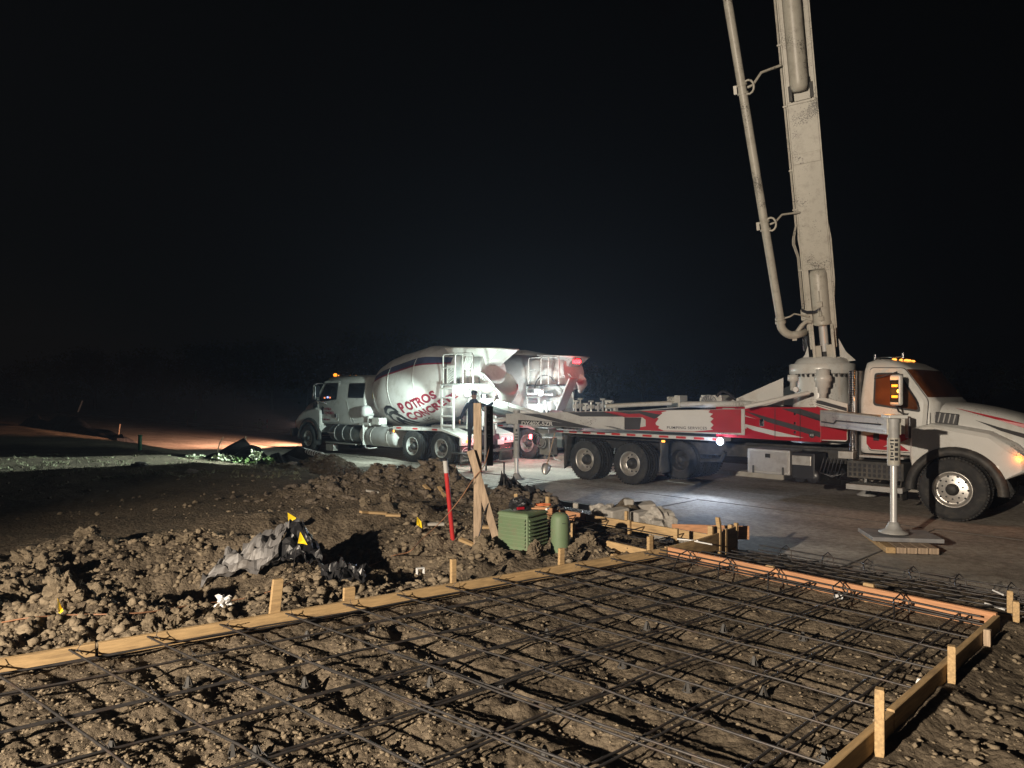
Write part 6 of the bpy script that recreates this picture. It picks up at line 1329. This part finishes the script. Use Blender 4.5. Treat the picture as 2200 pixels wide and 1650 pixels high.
def hand(base, dr_, palm_n, parent, curl=.5):
    d = Vector(dr_).normalized(); nn = Vector(palm_n).normalized(); sd = d.cross(nn).normalized(); b_ = Vector(base); pts = [tuple(b_)+(.026, .02), tuple(b_+d*.045)+(.036, .018), tuple(b_+d*.085)+(.038, .016)]; ed_ = [(0, 1), (1, 2)]
    for k, (o_, L_) in enumerate(((-.030, .062), (-.010, .075), (.010, .070), (.029, .054))):
        p0 = b_+d*.085+sd*o_; p1 = p0+d*L_*.5+nn*curl*.012; p2 = p1+d*L_*.35+nn*curl*.03; i = len(pts); pts += [tuple(p0)+(.0095,), tuple(p1)+(.009,), tuple(p2)+(.0075,)]; ed_ += [(2, i), (i, i+1), (i+1, i+2)]
    i = len(pts); pts += [tuple(b_+d*.035-sd*.045+nn*.01)+(.011,), tuple(b_+d*.065-sd*.058+nn*.025)+(.009,)]; ed_ += [(1, i), (i, i+1)]
    return skin('hand', pts, ed_, [SKN], parent, 1)
hand((.565, .085, 1.47), (.35, .3, .75), (.2, .8, -.3), PS, 1); hand((-.405, .045, .945), (-.3, .2, -.9), (.6, .4, 0), PS, .6)

# ------------------------------------------------------------------ things on the field to the left
def sheetw(pts, w0, hgt, label, m, seed, name='plastic_sheet', cat='plastic sheet', n=60):
    """ridge of crumpled sheet along a plan path"""
    P_ = [Vector(p) for p in pts]; V = []; mm_ = 8
    for i in range(n+1):
        t = i/n*(len(P_)-1); k = min(int(t), len(P_)-2); p = P_[k].lerp(P_[k+1], t-k); d = (P_[k+1]-P_[k]).normalized(); nn = Vector((-d.y, d.x)); en = math.sin(math.pi*min(1, max(0, i/n)))**.35
        h_l = hgt*(.55+.9*vn(np.array([i*.22]), np.array([1.]), seed)[0])*en
        for j in range(mm_+1):
            s = j/mm_*2-1; x = p.x+nn.x*s*w0+.1*(vn(np.array([i*.5]), np.array([j*.8]), seed+2)[0]-.5); y = p.y+nn.y*s*w0+.1*(vn(np.array([i*.5]), np.array([j*.8]), seed+3)[0]-.5)
            V.append((x, y, g1(x, y)+.01+h_l*(1-abs(s))**.7+.08*(1-s*s)*vn(np.array([i*.9]), np.array([j*1.1]), seed+4)[0]))
    o = MB().add(V, [(i*(mm_+1)+j, (i+1)*(mm_+1)+j, (i+1)*(mm_+1)+j+1, i*(mm_+1)+j+1) for i in range(n) for j in range(mm_)], 0, False).build(name, m, None, fix=False); return tag(o, label, cat)
def rp2(px, py, zg=-.4): Yd = (1.7-zg)*F/(py-845); q_ = W(px, py, Yd); return (q_.x, q_.y)
sheetw([rp2(62, 922, -.3), rp2(90, 927, -.3), rp2(160, 930, -.3), rp2(255, 938, -.3), rp2(275, 945, -.3)], .5, .62, 'low ridge of black silt sheeting along the road at far left', PLBLACK, 5)
sheetw([rp2(500, 992, -.3), rp2(560, 996, -.3), rp2(620, 993, -.3), rp2(662, 984, -.3)], 1.1, .62, 'domed black plastic heap by the road before the mixer cab', PLBLACK, 9, 'plastic_heap', 'covered heap')
def upright(px, pyt, pyb, zg, r_, m, label, name, cat, dx=0, top=None, sq=False):
    Yd = (1.7-zg)*F/(pyb-845); b = W(px, pyb, Yd); tpt = W(px+dx, pyt, Yd); d = tpt-b
    t_ = thing(name, label, cat, b)
    if sq: MB().tube([(0, 0, -.2), tuple(d*.5), tuple(d)], r_, 4).build('shaft', m, t_, fix=False)
    else: MB().tube([(0, 0, -.2), tuple(d*.5), tuple(d)], r_, 12).build('shaft', m, t_, fix=False)
    if top: MB().tube([tuple(d*.99), tuple(d*1.05)], r_*1.25, 12).build('cap', top, t_, fix=False)
    return t_
upright(300, 936, 972, -.1, .055, PIPEG, 'short green pipe standing in the dark field', 'green_pipe', 'pipe', 1, PIPEG)
upright(420, 882, 903, -.42, .10, PIPEG, 'green pipe with pale cap beyond the lit road', 'green_pipe', 'pipe', 1, PLWHITE)
upright(172, 881, 862, -.2, .05, PLWHITE, 'pale leaning stick far off in the left field', 'leaning_stick', 'stick', -7) if False else None
Yd = 62; b = W(169, 881, Yd); tpt = W(177, 861, Yd); o = MB().tube([b-(tpt-b)*.2, (b+tpt)/2, tpt], .07, 6).build('leaning_stick', LETW, None, fix=False); tag(o, 'pale leaning stick far off in the left field', 'stick')
for px, a_, b_, m, dx, lb in [(574, 901, 919, REDPOST, 0, 'orange survey lath beyond the road, left of the other'), (636, 903, 923, REDPOST, 0, 'orange survey lath just ahead of the mixer bumper'), (520, 898, 918, WOODG, 0, 'bare wooden lath beyond the lit road'), (403, 903, 912, WOODG, 0, 'tiny lath stub at the far road edge'),
                              (465, 966, 939, WOODG, 14, 'thin stick leaning beside the black heap'), (528, 958, 937, WOODG, 0, 'upright stick behind the black heap'), (255, 930, 911, WOODG, 3, 'sheet stake at the right end of the far sheeting'), (80, 915, 893, WOODG, 0, 'sheet stake at the left end of the far sheeting'), (125, 905, 893, WOODG, 0, 'short stake between the far sheeting and the road edge')]:
    t0, b0 = min(a_, b_), max(a_, b_); upright(px, t0, b0, -.45 if b0 < 935 else -.3, .035 if b0 < 935 else .022, m, lb, 'lath', 'lath', dx, sq=True)
Yd = 58; q = W(363, 902, Yd); t = thing('roadside_cabinet', 'small dark cabinet on a post far beyond the lit road', 'cabinet', q); MB().box((0, 0, .25), (.1, .1, .6)).build('post', DARKM, t); MB().box((0, 0, .6), (.9, .4, .45)).build('box', GREYP if False else DARKM, t, .04)
# drain pipe, grating light painted as white ribs, and weeds before the mixer wheel
a = W(648, 967, 21.5); b = W(692, 978, 20.8); d = b-a; t = thing('light_striped_pipe', 'ribbed drain pipe end, stripes of light painted white, before the mixer front wheel', 'drain pipe', a)
for k in range(18): MB().tube([tuple(d*(k/18)), tuple(d*((k+.92)/18))], .085 if k % 2 else .078, 14).build('rib', PLWHITE if k % 2 else BLACKP, t, fix=False)
def weed(px, py, Yd, n, hgt, sp_, m, label, leaf=.06, seed=1):
    q_ = W(px, py, Yd); r_ = random.Random(seed); q_.z = g1(q_.x, q_.y); t_ = thing('weed', label, 'weed', q_); st_ = MB(); lf = MB()
    for i in range(n):
        a_ = r_.random()*6.28; e = sp_*r_.random(); tp = Vector((math.cos(a_)*e, math.sin(a_)*e, hgt*r_.uniform(.5, 1))); st_.tube([(0, 0, -.03), tuple(tp*.5+Vector((0, 0, hgt*.1))), tuple(tp)], .005, 4)
        for j in range(7):
            c_ = tp*r_.uniform(.35, 1); dd = Vector((r_.uniform(-1, 1), r_.uniform(-1, 1), r_.uniform(-.2, .9))).normalized()*leaf*r_.uniform(.6, 1.3); s2 = dd.cross(Vector((r_.uniform(-1, 1), r_.uniform(-1, 1), .4))).normalized()*leaf*.28
            lf.add([c_, c_+dd*.5+s2, c_+dd, c_+dd*.5-s2], [(0, 1, 2, 3)])
    st_.build('stem', m, t_, fix=False); l_ = lf.build('foliage', m, t_, fix=False); l_['kind'] = 'stuff'; return t_
weed(548, 1002, 19.0, 14, .42, .22, PALEL, 'tall pale spiky weed in the lit strip', .10, 1); weed(527, 1006, 18.8, 18, .16, .35, LIME, 'low lime green weed left of the pale spiky one', .09, 2); weed(576, 1004, 18.9, 14, .20, .16, LIME, 'lime green weed right of the pale spiky one', .08, 3)
weed(482, 1004, 19.2, 16, .18, .38, PALEL, 'flat dry pale weed at the left of the lit strip', .10, 4); weed(690, 985, 20.4, 16, .30, .10, PALEL, 'small white lit weed at the ribbed pipe', .07, 5); weed(420, 1004, 19.0, 12, .12, .3, PALEL, 'sparse dry weed further left in the lit strip', .08, 6)
weed(560, 922, 44, 10, .5, .6, LIME, 'weed clump beyond the road by the orange lath', .2, 7)
for px, py, s, lb in [(300, 1001, .11, 'pale stone in the lit strip, left'), (592, 990, .13, 'flat pale stone beside the weeds'), (410, 1016, .08, 'small white stone at the front of the lit strip'), (628, 997, .07, 'small white stone at the right end of the lit strip')]:
    q = ground_pt(px, py); o = bpy.data.objects.new('stone', CM[int(px) % 6].copy()); o.data.materials.clear(); o.data.materials.append(CONC); COL.objects.link(o); o.location = (q.x, q.y, g1(q.x, q.y)+.03); o.scale = (s*1.4, s, s*.7); tag(o, lb, 'stone')
# dry grass tufts over the left field (lit strip)
gr = MB(); rg_ = random.Random(12)
for i in range(2400):
    px = rg_.uniform(-250, 640); py = rg_.uniform(980, 1035); q = W(px, py, 1.75*F/(py-845)); z = g1(q.x, q.y) if i % 8 == 0 else None
    if z is None: z = zl+rg_.uniform(-.01, .01); q = Vector((ql.x+rg_.gauss(0, .07), ql.y+rg_.gauss(0, .07), 0))
    if i % 8 == 0: zl, ql = z, q.copy()
    a_ = rg_.random()*6.28; hh = rg_.uniform(.02, .07); dx, dy = math.cos(a_)*.012, math.sin(a_)*.012; lx_, ly_ = rg_.uniform(-.07, .07), rg_.uniform(-.07, .07)
    gr.add([(q.x-dx, q.y-dy, z), (q.x+dx, q.y+dy, z), (q.x+lx_, q.y+ly_, z+hh)], [(0, 1, 2)])
o = gr.build('dry_grass', GRASSM, None, fix=False); tag(o, 'dry short grass blades in the lit strip of field', 'grass', kind='stuff')
# shovel leaning at the pump's rear
a = W(1192, 930, 17.6); b = W(1170, 1020, 17.3); t = thing('shovel', 'steel shovel leaning against the rear of the pump truck', 'shovel', b); d = a-b
MB().tube([tuple(d*.25), tuple(d*.6), tuple(d)], .017, 8).build('handle', WOODG, t, fix=False)
dn = d.normalized(); sd = dn.cross(Vector((0, 1, 0))).normalized(); V = []
for i, (t_, w_) in enumerate(((0, .02), (.05, .08), (.14, .11), (.25, .11), (.29, .03))):
    for k in (-1, -.5, 0, .5, 1): V.append(dn*t_+sd*w_*k+Vector((0, .03*(k*k), 0)))
o = MB().add(V, [(i*5+k, i*5+k+1, (i+1)*5+k+1, (i+1)*5+k) for i in range(4) for k in range(4)], 0, True).build('blade', ALU, t); md = o.modifiers.new('s', 'SOLIDIFY'); md.thickness = .004

# ------------------------------------------------------------------ trees beyond the fields
def tree_mesh(seed, H, Wd, n):
    r_ = random.Random(seed); tr_ = MB(); tr_.tube([(0, 0, -.5), (.1, 0, H*.2), (.0, .1, H*.45), (.15, 0, H*.75)], [.28, .22, .16, .06], 8); cl = []
    for i in range(16):
        a_ = r_.random()*6.28; e = Wd*.5*r_.random()**.5; z = H*r_.uniform(.30, .92); e *= math.sqrt(max(.1, 1-((z/H-.55)/.5)**2)); c_ = Vector((math.cos(a_)*e, math.sin(a_)*e, z)); cl.append((c_, r_.uniform(.16, .30)*Wd*.5))
        tr_.tube([(0, 0, H*r_.uniform(.2, .4)), tuple(c_*.5+Vector((0, 0, H*.2))), tuple(c_)], [.09, .06, .03], 5)
    lf = MB()
    for i in range(n):
        c_, s = cl[r_.randrange(len(cl))]; d = Vector((r_.gauss(0, 1), r_.gauss(0, 1), r_.gauss(0, .8))); p = c_+d*s*.8; L_ = r_.uniform(.18, .38); u = Vector((r_.uniform(-1, 1), r_.uniform(-1, 1), r_.uniform(-1, 1))).normalized(); v = u.orthogonal().normalized()
        lf.add([p, p+u*L_+v*L_*.4, p+u*L_*1.7, p+u*L_-v*L_*.4], [(0, 1, 2, 3)])
    return tr_, lf
protos = []
for s_, (H, Wd, n) in enumerate(((8.2, 7.5, 2600), (7.0, 8.5, 2600), (9.5, 6.5, 2400))):
    tr_, lf = tree_mesh(s_+3, H, Wd, n); r0 = thing('tree', None, 'tree'); tr_.build('trunk', BARK, r0, fix=False); o = lf.build('foliage', LEAF, r0, fix=False); o['kind'] = 'stuff'; protos.append(r0)
TL = [(-60, 96, 0, .8), (55, 100, 1, .85), (120, 90, 1, .95), (205, 94, 0, .95), (285, 98, 2, .85), (350, 92, 1, 1.0), (430, 95, 0, 1.05), (505, 88, 2, .9), (585, 93, 0, 1.08), (660, 90, 1, 1.05), (735, 96, 2, .9), (805, 90, 0, 1.2), (880, 94, 1, 1.2), (1010, 98, 2, .8), (1290, 100, 1, .8), (1380, 96, 0, .75), (1470, 102, 1, .8), (1580, 98, 2, .65), (1690, 100, 0, .75), (1990, 95, 1, .75), (2110, 98, 0, .75), (2230, 94, 2, .7)]
used = set()
for k, (px, Yd, v, s) in enumerate(TL):
    o = protos[v] if v not in used else copy_tree(protos[v]); used.add(v)
    q = W(px, 870, Yd); o.location = (q.x, q.y, g1(q.x, q.y)-.1); o.scale = (s, s, s); o.rotation_euler = (0, 0, k*1.3)
    tag(o, 'dark leafy tree in the black tree line beyond the fields', 'tree', 'trees of the far tree line')
# ------------------------------------------------------------------ night air
hz = MB().b2((-330, -60, -3.2), (330, 320, 15)).build('haze', bpy.data.materials.new('night_air'), None); tag(hz, kind='stuff')
hm = hz.data.materials[0]; hm.use_nodes = True; hn = hm.node_tree; hn.nodes.clear(); ov = hn.nodes.new('ShaderNodeOutputMaterial'); pv = hn.nodes.new('ShaderNodeVolumePrincipled')
pv.inputs['Density'].default_value = .0016; pv.inputs['Color'].default_value = (.55, .70, 1, 1); pv.inputs['Anisotropy'].default_value = .62; hn.links.new(pv.outputs[0], ov.inputs['Volume'])
